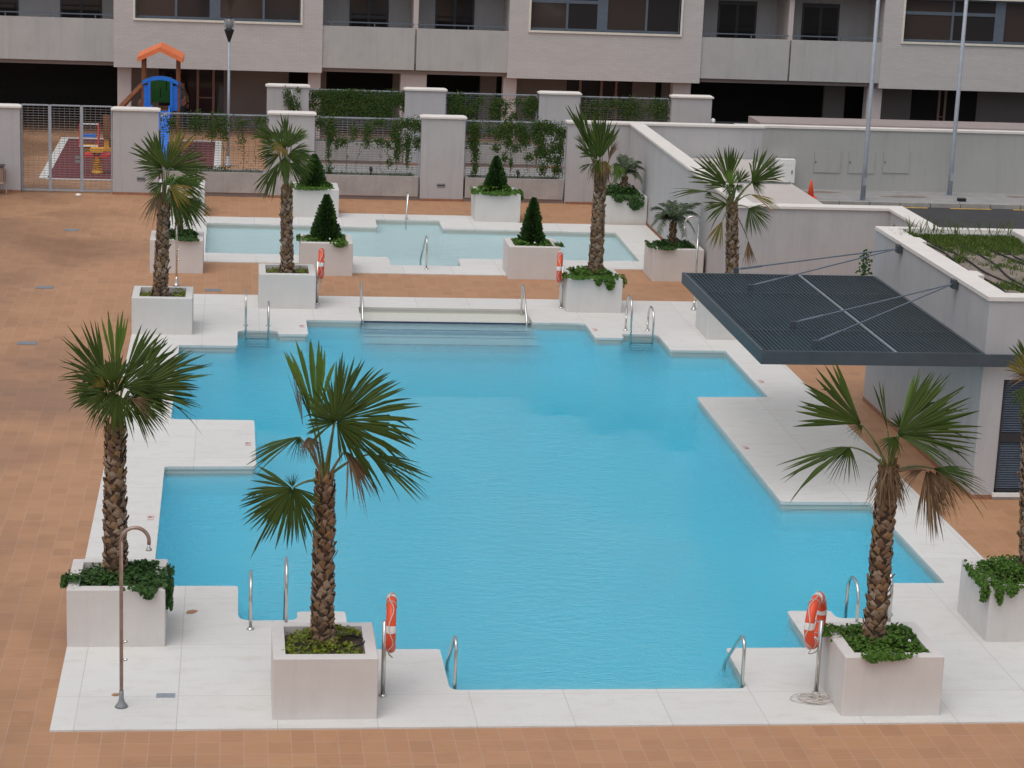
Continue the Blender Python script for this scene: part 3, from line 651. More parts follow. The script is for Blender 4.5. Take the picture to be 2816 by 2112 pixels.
skirt_dead(p3, PL['R'][1] + PW / 2, 'R6', [(1335, 1380, 1290, 1640, 90, 55), (1345, 1380, 1390, 1620, 70, 40)], 5)
p5 = palm('4', None, ('R4', 1035, 262), ('R1', 1062, 1330), .16, .125, 'far left fan palm on the deck corner, its crown covering the pillar by the slide', [
    ('g', 1040, 1090, 0, 890, 870, .1, 24, 'cam'), ('g', 1040, 1060, .1, 1000, 830, .2, 18, 'cam'), ('y', 1090, 1060, -.1, 1200, 830, 0, 22, 'cam', {'droop': .02}), ('g', 1050, 1090, -.2, 890, 990, -.2, 36, 'cam'),
    ('g', 1100, 1080, 0, 1350, 1040, .1, 34, 'cam', {'droop': .05}), ('g', 1060, 1110, -.3, 930, 1120, -.4, 30, 'cam'), ('g', 1130, 1170, -.2, 1340, 1190, -.2, 36, 'cam'), ('g', 1150, 1250, -.2, 1320, 1440, -.3, 30, 'cam', {'join': .55}),
    ('g', 1100, 1230, -.3, 1230, 1430, -.4, 30, 'cam'), ('y', 1100, 1200, -.35, 1240, 1290, -.4, 40, 'cam'), ('g', 1050, 1180, -.3, 960, 1250, -.4, 40, 'cam'), ('d', 1040, 1250, -.1, 950, 1400, -.15, 30, 'cam'), ('g', 1080, 1100, -.4, 1090, 900, -.3, 50, 'cam')], 35, 'R1')
p6 = palm('5', None, ('R4', 1860, 95), ('R1', 1852, 1230), .145, .115, 'fan palm in the pale soil planter beside the edge on lifebuoy', [
    ('g', 1850, 900, .1, 1838, 725, .2, 16, 'cam'), ('g', 1780, 900, 0, 1640, 800, 0, 28, 'cam'), ('l', 1890, 900, .1, 1990, 830, .2, 24, 'cam'), ('g', 1870, 1000, -.1, 2050, 1070, -.1, 40, 'cam'), ('g', 1880, 980, 0, 2010, 960, 0, 34, 'cam'),
    ('g', 1800, 1060, -.2, 1690, 1250, -.3, 24, 'cam', {'join': .55}), ('g', 1870, 1050, -.2, 2000, 1160, -.2, 30, 'cam'), ('g', 1800, 960, -.2, 1660, 930, -.2, 40, 'cam'), ('y', 1830, 920, -.3, 1780, 1000, -.4, 60, 'cam'), ('g', 1840, 960, -.35, 1850, 810, -.2, 54, 'cam'), ('g', 1840, 1020, -.35, 1840, 1150, -.5, 50, 'cam'), ('g', 1820, 960, 0, 1740, 800, 0, 34, 'cam'), ('g', 1860, 960, 0, 1930, 800, .1, 34, 'cam'), ('g', 1860, 1010, -.3, 1950, 1000, -.3, 50, 'cam', {'join': .6}), ('g', 1810, 1000, -.1, 1680, 1040, -.1, 36, 'cam')], 36, 'R1')
p7 = palm('9', None, ('R5', 1640, 125), ('K5', 440, 1080), .175, .13, 'fan palm with bunched upright leaves above a shaggy brown neck, by the court corner', [
    ('g', 300, 620, .1, 70, 45, .2, 9, 'cam', {'join': .7, 'droop': .0, 'even': True}), ('g', 320, 620, .15, 150, 130, .25, 12, 'cam', {'join': .7, 'droop': .0}), ('g', 350, 700, .1, 235, 330, .1, 18, 'cam', {'join': .6, 'droop': .01}),
    ('g', 440, 740, 0, 470, 160, .1, 20, 'cam', {'join': .6, 'droop': .01}), ('g', 430, 760, -.1, 400, 260, 0, 24, 'cam', {'join': .62, 'droop': .01}), ('g', 470, 740, -.1, 600, 260, 0, 20, 'cam', {'join': .6, 'droop': .01}), ('g', 440, 760, -.2, 520, 330, -.1, 28, 'cam', {'join': .6}), ('g', 400, 780, -.2, 300, 480, -.2, 28, 'cam', {'join': .6}),
    ('g', 260, 640, -.1, 120, 400, -.1, 11, 'cam', {'join': .55}), ('g', 300, 720, -.2, 150, 520, -.2, 18, 'cam'), ('g', 350, 740, -.25, 200, 600, -.3, 36, 'cam'), ('d', 570, 760, 0, 665, 510, .05, 15, 'cam', {'droop': .0, 'join': .6}), ('d', 560, 800, -.1, 600, 560, 0, 16, 'cam', {'droop': .0, 'join': .6}),
    ('g', 320, 830, -.1, 160, 900, -.1, 18, 'cam'), ('y', 520, 800, -.2, 560, 940, -.3, 34, 'cam'), ('l', 630, 830, .1, 740, 1010, 0, 34, 'cam'), ('d', 390, 800, -.3, 320, 960, -.4, 16, 'cam'), ('g', 420, 780, -.32, 380, 930, -.4, 26, 'cam'), ('d', 480, 800, -.3, 540, 1020, -.4, 14, 'cam'), ('y', 440, 800, -.3, 440, 980, -.4, 18, 'cam')], 37, 'K5')
skirt_dead(p7, PL['9'][1] + PW / 2, 'K5', [(390, 800, 360, 1000, 60, 45), (440, 820, 440, 1130, 90, 50), (490, 810, 520, 1060, 60, 45)], 6)
p8 = palm('i', None, ('K6', 818, 1650), ('K6', 800, 760), .145, .115, 'fan palm rising behind the dark louvred canopy', [
    ('g', 765, 500, .1, 745, 90, .2, 31, 'cam', {'join': .62, 'droop': .01}), ('g', 740, 530, 0, 350, 260, 0, 28, 'cam', {'join': .6, 'droop': .02}), ('g', 1030, 500, .1, 1310, 200, .1, 46, 'cam', {'join': .6, 'droop': .02}), ('g', 1030, 510, .1, 1180, 600, .1, 40, 'cam', {'seg': 18, 'join': .4, 'pet': False}),
    ('g', 545, 610, -.1, 95, 575, -.1, 14, 'up', {'join': .5}), ('g', 545, 610, -.1, 520, 700, -.1, 60, 'cam', {'seg': 16, 'join': .3, 'pet': False}), ('g', 745, 750, -.2, 480, 780, -.3, 40, 'cam'), ('g', 990, 800, -.2, 1220, 1000, -.3, 62, 'cam', {'seg': 47, 'join': .5}),
    ('y', 1010, 640, 0, 1330, 735, 0, 30, 'up'), ('y', 690, 945, -.25, 570, 1220, -.3, 24, 'cam', {'join': .5}), ('g', 830, 530, -.2, 720, 640, -.3, 50, 'cam'), ('g', 870, 510, -.1, 970, 340, 0, 40, 'cam'), ('g', 730, 560, -.1, 520, 400, -.1, 38, 'cam'), ('g', 1020, 520, .05, 1160, 330, .1, 34, 'cam'), ('l', 790, 560, -.1, 800, 330, 0, 36, 'cam'), ('g', 850, 540, -.2, 930, 580, -.3, 50, 'cam'),
    ('d', 985, 1160, -.1, 1005, 1480, -.1, 17, 'cam', {'droop': .02, 'join': .5})], 38, 'K6')
p4 = palm('j', None, ('B3', 2250, 400), ('R6', 2262, 900), .14, .12, 'fan palm partly cut off by the right picture edge, its leaf tips brown', [
    ('g', 2260, 780, 0, 2200, 510, .1, 22, 'cam'), ('y', 2250, 790, -.1, 2140, 640, -.1, 30, 'cam'), ('d', 2250, 800, -.1, 2110, 770, -.1, 26, 'cam'), ('g', 2250, 850, -.1, 2150, 950, -.2, 30, 'cam'), ('g', 2300, 780, 0, 2400, 560, .1, 40, 'cam'), ('g', 2320, 850, 0, 2560, 800, 0, 50, 'cam'), ('g', 2280, 900, -.2, 2300, 1100, -.3, 50, 'cam')], 34, 'R6')

def feather(key, base, top, tips, label, crop, seed, wid=.23):
    x, y = PL[key]; Y = y + PW / 2; r = random.Random(seed); b = gy(*base, Y); b.z = .68; t = gy(*top, Y)
    o = thing('feather_palm', (b.x, Y, .68), label, 'small palm', 'small feathery palms')
    core, bo = trunk_mesh(b, t, .09, .075, seed); bo.build('trunk', 'trunk', o); core.build('trunk_core', 'core', o)
    for (tx, ty, td, lift) in tips:
        e = gy(crop, tx, ty, Y + td); md = (t + e) / 2 + Vector((0, 0, lift)); pts = [t * (1 - u) ** 2 + md * 2 * u * (1 - u) + e * u * u for u in [i / 16 for i in range(17)]]
        mb = MB(); mb.tube(pts, .009, 5, True, .003)
        for i in range(2, 16):
            for sub in (0, .25, .5, .75):
                p = pts[i] * (1 - sub) + pts[i + 1] * sub; tn = (pts[i + 1] - pts[i]).normalized(); sd = tn.cross(Vector((0, 0, 1))).normalized()
                if sd.length < .1: sd = Vector((1, 0, 0))
                for sg in (-1, 1):
                    l = wid * (1 - .55 * abs(i / 16 - .45)) * r.uniform(.8, 1.2); q = p + (sd * sg * .8 + tn * .55 + Vector((0, 0, r.uniform(-.6, .0)))).normalized() * l; w = tn * .0065
                    mb.add([p - w, p + w, (p + q) / 2 + w + Vector((0, 0, .015)), q, (p + q) / 2 - w + Vector((0, 0, .015))], [(0, 1, 2, 3, 4)])
        mb.build('frond', 'feather', o)
feather('g', ('K5', 770, 1130), ('K5', 770, 1000), [(640, 850, 0, .3), (690, 745, .1, .15), (750, 720, .2, .1), (830, 760, .2, .15), (960, 800, .1, .25), (1030, 900, 0, .35), (1010, 1080, -.3, .5), (630, 1090, -.2, .45), (900, 850, -.3, .3), (700, 900, -.4, .3), (930, 1020, -.3, .4), (600, 980, -.1, .4)], 'small feathery palm in the far right court corner', 'K5', 41)
feather('d', ('K6', 120, 1160), ('K6', 132, 960), [(-110, 800, 0, .3), (-60, 900, -.3, .3), (20, 740, .2, .2), (120, 730, .1, .15), (240, 745, .2, .2), (330, 760, .1, .2), (400, 735, .3, .2), (420, 880, 0, .35), (-120, 1000, -.1, .45), (-40, 1090, -.4, .5), (260, 1120, -.4, .5), (380, 1080, 0, .5), (180, 860, -.5, .25), (60, 860, -.4, .25)], 'small grey green feathery palm beside the tall courtyard wall shower', 'K6', 42)
feather('a', ('K3', 545, 290), ('K3', 552, 60), [(230, -40, 0, .35), (170, 120, -.2, .5), (330, -120, .1, .25), (480, -160, .2, .15), (640, -140, .1, .2), (800, -40, 0, .3), (900, 60, -.1, .4), (760, 200, -.3, .5), (640, 260, -.3, .5), (700, 240, .1, .5), (350, 140, -.4, .4), (860, 240, .1, .55)], 'small feathery palm hidden behind the far left fan palm', 'K3', 43)
# loose drip hose loop in the front left planter
hp = [(1.38 + .2 * math.cos(a) + .15, 26.75 + .28 * math.sin(a), .80 - .03 * math.sin(a)) for a in [i * .35 - 2.2 for i in range(16)]]
tag(MB().tube(hp, .012, 6).build('drip_hose', 'black'), 'black drip hose looped over the soil in the front left planter', 'hose')

# ------------------------------------------------------------------ rails, ladders, showers, lifebuoys
def arc(c, r, a0, a1, n, ux, uz=Vector((0, 0, 1))):
    return [Vector(c) + Vector(ux) * r * math.cos(a0 + (a1 - a0) * i / n) + uz * r * math.sin(a0 + (a1 - a0) * i / n) for i in range(n + 1)]
def urail(x, yf, yp, zt, zb, low=None):
    d = 1 if yp > yf else -1; r = abs(yp - yf) / 2
    return [(x, yf, 0), (x, yf, zt - r)] + [tuple(p) for p in arc((x, (yf + yp) / 2, zt - r), r, math.pi, 0, 12, (0, d, 0))] + [(x, yp, zb)]
def flange(x, y, z=0): return MB().lathe((x, y, z), [(.055, 0), (.055, .012), (.03, .03), (.022, .035)], 14)
def ladder(xs, yf, yp, zts, label, treads=4):
    o = thing('pool_ladder', ((xs[0] + xs[1]) / 2, yf, 0), label, 'pool ladder', 'steel pool ladders')
    for x, zt in zip(xs, zts):
        rl = MB().tube(urail(x, yf, yp, zt, -1.05), .0235, 10).build('rail', 'steel', o, True); flange(x, yf).build('flange', 'steel', rl, True)
    for k in range(treads):
        z = -.16 - .25 * k; t = MB().box(xs[0], xs[1], yp - .035, yp + .035, z - .012, z + .012).build('tread', 'darkframe', o)
ladder((.32, .82), 48.9, 48.22, (.86, .62), 'steel ladder in the back left recess of the pool')
ladder((8.95, 9.46), 48.98, 48.3, (.86, .62), 'steel ladder in the back right recess near the canopy')
ladder((.31, .80), 29.36, 29.98, (.72, .92), 'steel ladder beside the front left palm planter')
ladder((8.98, 9.46), 29.42, 30.0, (.62, .80), 'steel ladder behind the front right palm planter')
def handrail(x, y0, d, label):
    o = thing('pool_handrail', (x, y0, -.16), label, 'handrail', 'pool step handrails')
    pts = [(x, y0, -.45), (x, y0, .50)] + [(x, y0 + d * .16 * (1 - math.cos(a)) * .9, .50 + .14 * math.sin(a)) for a in (.4, .8, 1.2, 1.57)] + [(x, y0 + d * .22, .62), (x, y0 + d * 1.0, -.02), (x, y0 + d * 1.06, -.10), (x, y0 + d * 1.08, -.6)]
    MB().tube(pts, .0235, 10).build('rail', 'steel', o, True)
handrail(2.95, 27.14, 1, 'bent steel handrail at the front left corner of the pool')
handrail(6.78, 27.12, 1, 'bent steel handrail at the front right corner of the pool')
handrail(3.0, 51.0, -1, 'bent steel handrail left of the wide back steps')
handrail(6.8, 51.0, -1, 'bent steel handrail right of the wide back steps')
for x, y0, y1, lab in ((4.95, 55.9, 56.75, 'curved steel handrail in the near recess of the paddling pool'), (5.0, 63.5, 62.7, 'curved steel handrail in the far recess of the paddling pool')):
    o = thing('pool_handrail', (x, y0, 0), lab, 'handrail', 'paddling pool handrails'); d = 1 if y1 > y0 else -1
    pts = [(x, y0, 0), (x, y0, .55)] + [tuple(p) for p in arc((x, y0 + d * .24, .57), .24, math.pi, .9, 9, (0, d, 0))] + [(x - .08, y1, .1), (x - .08, y1, -.3)]
    MB().tube(pts, .024, 10).build('rail', 'steel', o, True); flange(x, y0).build('flange', 'steel', o, True)
def shower(x, y, h, sgn, label, mat, ux=(1, 0, 0)):
    o = thing('shower', (x, y, 0), label, 'shower', 'outdoor showers'); r = .17; U = Vector(ux) * sgn
    pts = [Vector((x, y, .0)), Vector((x, y, h * .5)), Vector((x, y, h - r))] + arc(Vector((x, y, h - r)) + U * r, r, math.pi, .1, 14, U)
    pts += [pts[-1] + Vector((0, 0, -.06))]
    MB().tube(pts, .024, 10).build('pole', mat, o, True)
    e = pts[-1]; MB().lathe((e.x, e.y, e.z - .08), [(.04, 0), (.036, .02), (.018, .04), (.018, .09)], 12).build('shower_head', 'steel', o, True)
    MB().lathe((x, y, 0), [(.085, 0), (.07, .03), (.045, .06), (.03, .12), (.028, .22)], 14).build('base', 'galv' if mat == 'rust' else 'steel', o, True)
    for z in (.62, .86):
        MB().tube([(x, y - .01, z), (x + .07, y - .05, z + .03)], .016, 8).build('tap', 'steel', o, True)
    return o
shower(-1.32, 26.57, 2.36, 1, 'reddish weathered shower pole with a bent head in front of the left palm planter', 'rust')
shower(-1.32, 53.29, 2.3, -1, 'thin grey shower pole in front of the planter left of the paddling pool', 'steel', (0, 1, 0))
shower(11.02, 51.35, 2.26, -1, 'shower pole with a hooked head behind the canopy corner', 'steel', (1, 0, 0))
def buoy(x, y, z, yaw, label, lab_s, side=-1):
    st = thing('buoy_stand', (x, y, 0), lab_s, 'stand', 'lifebuoy stands')
    MB().tube([(x, y, 0), (x, y, 1.02)], .03, 12).build('post', 'steel', st, True)
    flange(x, y).build('flange', 'steel', st, True)
    U = Vector((math.cos(yaw), math.sin(yaw), 0)); N = Vector((-U.y, U.x, 0)); # U: in ring plane, N: ring axis
    if N.x * side < 0: N = -N
    sgn = 1
    c = Vector((x, y, z)) + N * .08
    MB().tube([Vector((x, y, .98)), Vector((x, y, .98)) + N * .11 - U * .0 + Vector((0, 0, .03)), Vector((x, y, 1.06)) + N * .12], .012, 8).build('hook', 'steel', st, True)
    MB().tube([Vector((x, y, .70)), Vector((x, y, .70)) + N * .05, ], .02, 8).build('bracket', 'darkframe', st)
    o = thing('lifebuoy', c, label, 'lifebuoy', 'orange lifebuoys')
    Rm, rm, n1, n2 = .305, .075, 40, 14
    Z = Vector((0, 0, 1))
    def ringv(a, b, k=1.):
        d = U * math.cos(a) + Z * math.sin(a); return c + d * (Rm + rm * k * math.cos(b)) + N * (rm * k * .85 * math.sin(b))
    mb = MB(); mb.add([ringv(2 * math.pi * i / n1, 2 * math.pi * j / n2) for i in range(n1) for j in range(n2)],
        [(i * n2 + j, i * n2 + (j + 1) % n2, ((i + 1) % n1) * n2 + (j + 1) % n2, ((i + 1) % n1) * n2 + j) for i in range(n1) for j in range(n2)]); mb.build('ring', 'orange', o, True)
    for k, a0 in enumerate((0.15, math.pi / 2, math.pi - .1, 3 * math.pi / 2)):
        mb = MB(); q = 5; w = .13
        mb.add([ringv(a0 - w + 2 * w * i / q, 2 * math.pi * j / n2, 1.05) for i in range(q + 1) for j in range(n2)],
            [(i * n2 + j, i * n2 + (j + 1) % n2, (i + 1) * n2 + (j + 1) % n2, (i + 1) * n2 + j) for i in range(q) for j in range(n2)]); mb.build('band', 'white', o, True)
    mb = MB(); pts = []
    for i in range(49):
        a = 2 * math.pi * i / 48; sag = abs(math.sin(2 * (a + .785))) ; d = U * math.cos(a) + Z * math.sin(a)
        pts.append(c + d * (Rm + rm * 1.08 + .035 * sag) + N * (.03 * math.sin(6 * a)) + Vector((0, 0, -.03 * sag)))
    mb.tube(pts, .007, 6); 
    for a in (1.1, 2.0, 4.2, 5.2): mb.tube([ringv(a + .05 * math.sin(b), b, 1.08) for b in [i * .52 for i in range(13)]], .006, 5)
    mb.build('grab_line', 'rope', o, True)
buoy(1.99, 26.87, 1.0, R_(86), 'orange lifebuoy seen edge on beside the front left planter', 'steel post holding the edge on lifebuoy by the front left planter', 1)
buoy(7.72, 26.85, 1.0, R_(60), 'orange lifebuoy with white bands whose ring opening faces the viewer', 'steel post at the front right planter with a rope coil at its foot')
buoy(2.0, 51.37, .98, R_(86), 'far orange lifebuoy beside the pale bare soil planter', 'steel post holding the far left lifebuoy before a planter', 1)
buoy(7.80, 51.35, .98, R_(80), 'far orange lifebuoy beside the planter with trailing leaves', 'steel post holding the far right lifebuoy near the pool steps')
rp = random.Random(9); pts = []
for i in range(150):
    a = i * .33; R = .14 + .05 * math.sin(i * .13) ; pts.append((7.62 + R * 1.15 * math.cos(a) + .09 * math.sin(i * .045), 26.6 + R * .85 * math.sin(a) + .04 * math.sin(i * .07), .012 + .035 * abs(math.sin(i * .21))))
tag(MB().tube(pts, .0065, 5).build('rope_coil', 'rope', smooth=True), 'tangled pale rope lying on the deck by the front right planter', 'rope')

# ------------------------------------------------------------------ fences and walls behind the paddling pool
def pillar(x0, x1, y0, y1, h, label, cx=.05):
    o = thing('wall_pillar', ((x0 + x1) / 2, y0, 0), label, 'wall pillar', 'rendered fence pillars')
    MB().box(x0, x1, y0, y1, -.05, h).build('shaft', 'wall', o)
    c = MB(); X0, X1, Y0, Y1 = x0 - cx, x1 + cx, y0 - cx, y1 + cx; t = .05
    c.add([(X0, Y0, h), (X1, Y0, h), (X1, Y1, h), (X0, Y1, h), (X0, Y0, h + t), (X1, Y0, h + t), (X1, Y1, h + t), (X0, Y1, h + t), (X0 + .1, (Y0 + Y1) / 2, h + .10), (X1 - .1, (Y0 + Y1) / 2, h + .10)],
          [(0, 3, 2, 1), (0, 1, 5, 4), (1, 2, 6, 5), (2, 3, 7, 6), (3, 0, 4, 7), (4, 5, 9, 8), (6, 7, 8, 9), (5, 6, 9), (7, 4, 8)])
    c.build('coping', 'coping', o)
    MB().box(x0 - .004, x1 + .004, y0 - .012, y0 + .02, -.03, .055).build('skirting', 'terra', o)
    return o
M['path'] = plaster('path_concrete', (.27, .26, .25), .1, .9, 1.5, 40, .2); M['terra'] = plain('terracotta_skirting', (.30, .14, .085), .7, 0, .2)
Y1, Y2 = 67.0, 74.4
A = pillar(-9.5, -6.27, Y1, Y1 + .35, 2.5, 'wide pale wall pillar left of the mesh gate')
B = pillar(-3.56, -2.21, Y1, Y1 + .35, 2.5, 'pale pillar between the mesh gate and the playground fence')
Cp = pillar(1.07, 2.43, Y1, Y1 + .35, 2.5, 'pale pillar behind the fan palm in the bare soil planter')
D = pillar(5.66, 6.98, Y1, Y1 + .35, 2.5, 'pale pillar with a small grey vent behind the paddling pool')
for x, p in ((-2.72, B), (6.3, D)):
    MB().box(x - .13, x + .13, Y1 - .012, Y1 + .02, .40, .52).build('vent', 'galv', p); MB().box(x - .11, x + .11, Y1 - .016, Y1 - .008, .45, .48).build('vent_slot', 'darkframe', p)
E_ = [pillar(1.10, 2.48, Y2, Y2 + .3, 2.5, 'second row pillar with a climbing plant on a white stake'), pillar(5.70, 7.06, Y2, Y2 + .3, 2.5, 'second row pillar right of the densest vine panel'),
      pillar(10.24, 11.62, Y2, Y2 + .3, 2.5, 'second row pillar behind the bunched fan palm'), pillar(14.78, 16.16, Y2, Y2 + .3, 2.5, 'last second row pillar carrying a globe lamp at its right side')]
MB().lathe((16.25, Y2 + .1, 1.72), [(.02, -.10), (.07, -.07), (.095, 0), (.07, .07), (.02, .10)], 14).build('wall_lamp', 'white', E_[3], True)
def meshfence(x0, x1, y, z0, z1, label, rail=True, name='mesh_fence', cat='fence'):
    o = thing(name, ((x0 + x1) / 2, y, z0), label, cat, 'mesh fence panels'); mb = MB(); z = z0 + .03
    while z < z1: mb.box(x0, x1, y - .004, y + .004, z - .006, z + .006); z += .0745
    x = x0 + .075
    while x < x1: mb.box(x - .004, x + .004, y + .004, y + .010, z0, z1); x += .152
    mb.build('mesh', 'galv', o)
    fr = MB().box(x0, x1, y - .02, y + .02, z1, z1 + .035).box(x0, x0 + .04, y - .021, y + .021, z0, z1).box(x1 - .04, x1, y - .021, y + .021, z0, z1); fr.build('frame', 'pole', o)
    return o
def trough(x0, x1, y, label):
    o = thing('planting_trough', ((x0 + x1) / 2, y, 0), label, 'planting trough', 'concrete planting troughs'); g = .05
    MB().box(x0 + g, x1 - g, y + .02, y + .12, .10, .71).box(x0 + g, x1 - g, y + .62, y + .72, .10, .71).box(x0 + g, x0 + g + .1, y + .12, y + .62, .10, .71).box(x1 - g - .1, x1 - g, y + .12, y + .62, .10, .71).box(x0 + g, x1 - g, y + .10, y + .66, .06, .2).build('box', 'trough', o)
    MB().box(x0 + .01, x1 - .01, y + .09, y + .6, -.03, .099).box(x0 + .005, x1 - .005, y + .73, y + .80, -.03, .66).box(x0 + .005, x0 + .049, y + .3, y + .34, .1, .66).box(x1 - .049, x1 - .005, y + .3, y + .34, .1, .66).build('plinth', 'mauve', o)  # plinth, plus added backing and strips that make the side gaps dark
    MB().box(x0 + g + .1, x1 - g - .1, y + .12, y + .62, .5, .64).build('soil', 'soil', o)
    r = random.Random(int(x0 * 10) + 77); mb = MB()
    for k in range(260): leaf(mb, (r.uniform(x0 + .2, x1 - .2), r.uniform(y + .14, y + .5), .65 + r.random() ** 2 * .12), (r.gauss(0, .6), -.5, .8), r.uniform(.04, .09), .6, r)
    mb.build('undergrowth', 'cover_dark', o)
    return o
fences = []
for x0, x1, y, lf, lt in ((-2.20, 1.06, Y1, 'vine dotted mesh fence before the playground slide', 'concrete planting trough under the playground fence, mostly behind palms'),
                      (2.44, 5.65, Y1, 'mesh fence with thin dangling vines, left of the vented pillar', 'dark stained concrete trough left of the vented pillar'),
                      (6.99, 10.1, Y1, 'mesh fence with thick vines, right of the vented pillar', 'concrete trough behind the far right conifer'),
                      (2.50, 5.69, Y2, 'rear mesh fence almost covered in dark vines', 'rear trough behind the thin dangling vines'),
                      (7.08, 10.22, Y2, 'rear mesh fence before the porch columns with scattered vines', 'rear trough behind the thick vines'),
                      (11.64, 14.76, Y2, 'rear mesh fence at the right end with trailing vine tops', 'rear trough at the right end behind the court wall')):
    fences.append(meshfence(x0 + .01, x1 - .01, y + .32, .70, 2.40, lf)); trough(x0, x1, y, lt)
mb = MB().box(2.5, 12.04, 67.85, 74.3, -.05, -.008); struct(mb.build('service_path', 'path'))
# gate: three leaves
gt = thing('mesh_gate', (-4.9, Y1 + .2, 0), 'tall grey mesh gate of three leaves left of the playground', 'gate')
mb = MB(); z = .1
while z < 2.55: mb.box(-6.25, -3.58, Y1 + .196, Y1 + .204, z - .006, z + .006); z += .0745
x = -6.2
while x < -3.6: mb.box(x - .004, x + .004, Y1 + .205, Y1 + .211, .06, 2.55); x += .152
mb.build('mesh', 'galv', gt)
for x in (-6.23, -5.41, -4.48, -3.60):
    w = .045 if -6 < x < -4 else .022
    MB().box(x - w, x + w, Y1 + .17, Y1 + .23, 0, 2.6).build('upright', 'pole', gt)
MB().box(-6.25, -3.58, Y1 + .172, Y1 + .228, 2.56, 2.6).build('gate_rail', 'pole', gt); MB().box(-6.25, -3.58, Y1 + .172, Y1 + .228, .02, .07).build('gate_rail', 'pole', gt)
MB().box(-4.68, -4.53, Y1 + .15, Y1 + .19, 1.0, 1.09).box(-4.68, -4.53, Y1 + .15, Y1 + .19, .88, .97).build('lock_plate', 'galv', gt)

def vine(y, crop, blobs, strands, label, seed, sz=.058):
    r = random.Random(seed); mb = MB(); allp = []
    for (x, yy, w, h, n) in blobs:
        for k in range(int(n * 2.4)):
            u, v = r.gauss(0, .52), r.gauss(0, .52)
            if abs(u) > 1.6 or abs(v) > 1.5 or yy + v * h < 60 and crop == 'V4': continue
            p = gy(crop, x + u * w, yy + v * h, y + r.uniform(-.10, .07)); leaf(mb, p, (r.gauss(0, .5), -1, r.gauss(.3, .5)), sz * r.uniform(.55, 1.2), .75, r)
    for (x0, y0, x1, y1, n) in strands:
        a, b = gy(crop, x0, y0, y - .02), gy(crop, x1, y1, y - .02)
        pts = [a.lerp(b, i / 8) + Vector((r.gauss(0, .02), 0, 0)) for i in range(9)]; mb.tube(pts, .006, 4)
        for k in range(n):
            p = a.lerp(b, r.random()) + Vector((r.gauss(0, .06), r.uniform(-.06, .03), r.gauss(0, .05))); leaf(mb, p, (r.gauss(0, .5), -1, .3), sz * r.uniform(.5, 1.1), .7, r)
    o = mb.build('climbing_vine', 'vine', origin=(gy(crop, blobs[0][0], blobs[0][1], y).x, y, .65)); return tag(o, label, 'vine', 'climbing vines on the fences')
OFF['V4'] = (780, 230, .23508); OFF['V5'] = (1240, 230, .19891)
vine(Y1 + .3, 'R1', [(1270, 790, 60, 70, 170), (1420, 800, 80, 70, 220), (1370, 860, 40, 70, 90), (1560, 800, 50, 40, 70), (1690, 780, 60, 30, 90), (1450, 870, 30, 50, 60), (1100, 800, 60, 60, 80), (1560, 900, 30, 50, 40), (1350, 1085, 200, 15, 60)], [(1265, 1075, 1265, 760, 10), (1450, 1070, 1440, 860, 12), (1580, 1070, 1575, 820, 25), (1655, 1070, 1650, 800, 10), (1050, 900, 1070, 760, 20)], 'vines on the playground fence hanging in loose clumps', 51)
vine(Y1 + .3, 'V4', [(430, 460, 70, 70, 110), (560, 520, 70, 120, 230), (540, 640, 40, 90, 110), (520, 800, 40, 110, 60), (680, 680, 80, 60, 110), (820, 570, 60, 100, 80), (980, 550, 50, 110, 140), (1110, 460, 100, 60, 120), (970, 690, 40, 60, 45), (1130, 680, 80, 60, 80), (1230, 720, 30, 60, 35), (1310, 560, 60, 150, 260), (1340, 720, 50, 120, 150), (1320, 830, 35, 90, 55), (1430, 470, 90, 60, 170), (1550, 490, 70, 90, 150), (1450, 680, 50, 150, 170), (1560, 690, 50, 90, 90), (1450, 860, 25, 130, 55), (1235, 920, 35, 60, 30), (620, 720, 30, 60, 25), (535, 1000, 50, 60, 40)],
     [(535, 1040, 540, 640, 30), (730, 1000, 735, 690, 14), (830, 1030, 900, 680, 4), (1130, 1020, 1150, 690, 10), (1315, 1060, 1325, 700, 25), (1440, 1010, 1455, 700, 25), (1230, 1000, 1210, 760, 12)], 'thin vines dangling in strands left of the vented pillar', 52)
vine(Y1 + .3, 'V5', [(330, 650, 90, 130, 260), (310, 830, 80, 110, 200), (340, 980, 45, 140, 120), (330, 1180, 45, 100, 70), (540, 640, 70, 120, 70), (680, 680, 90, 130, 230), (800, 620, 90, 110, 260), (800, 780, 70, 120, 170), (960, 620, 90, 90, 190), (1010, 760, 80, 130, 230), (1180, 680, 90, 160, 260), (1280, 580, 120, 60, 250), (1360, 640, 110, 90, 260), (1520, 680, 80, 120, 210), (1250, 820, 80, 140, 230), (1260, 960, 110, 70, 200), (1420, 900, 80, 120, 150), (1520, 900, 40, 150, 120), (1470, 1080, 50, 100, 80), (1460, 1200, 70, 60, 90), (1370, 1050, 60, 60, 60), (1080, 1020, 70, 70, 80), (900, 900, 70, 60, 60), (620, 900, 60, 60, 50), (1270, 1180, 60, 90, 80), (740, 1030, 50, 70, 50), (830, 1090, 25, 100, 35)],
     [(330, 1280, 335, 900, 30), (830, 1270, 810, 860, 25), (1050, 1240, 1060, 1000, 8), (1250, 1270, 1260, 1050, 30), (1480, 1260, 1500, 900, 30), (1200, 1140, 1220, 960, 10)], 'thick vines arching over the fence behind the far right conifer', 53)
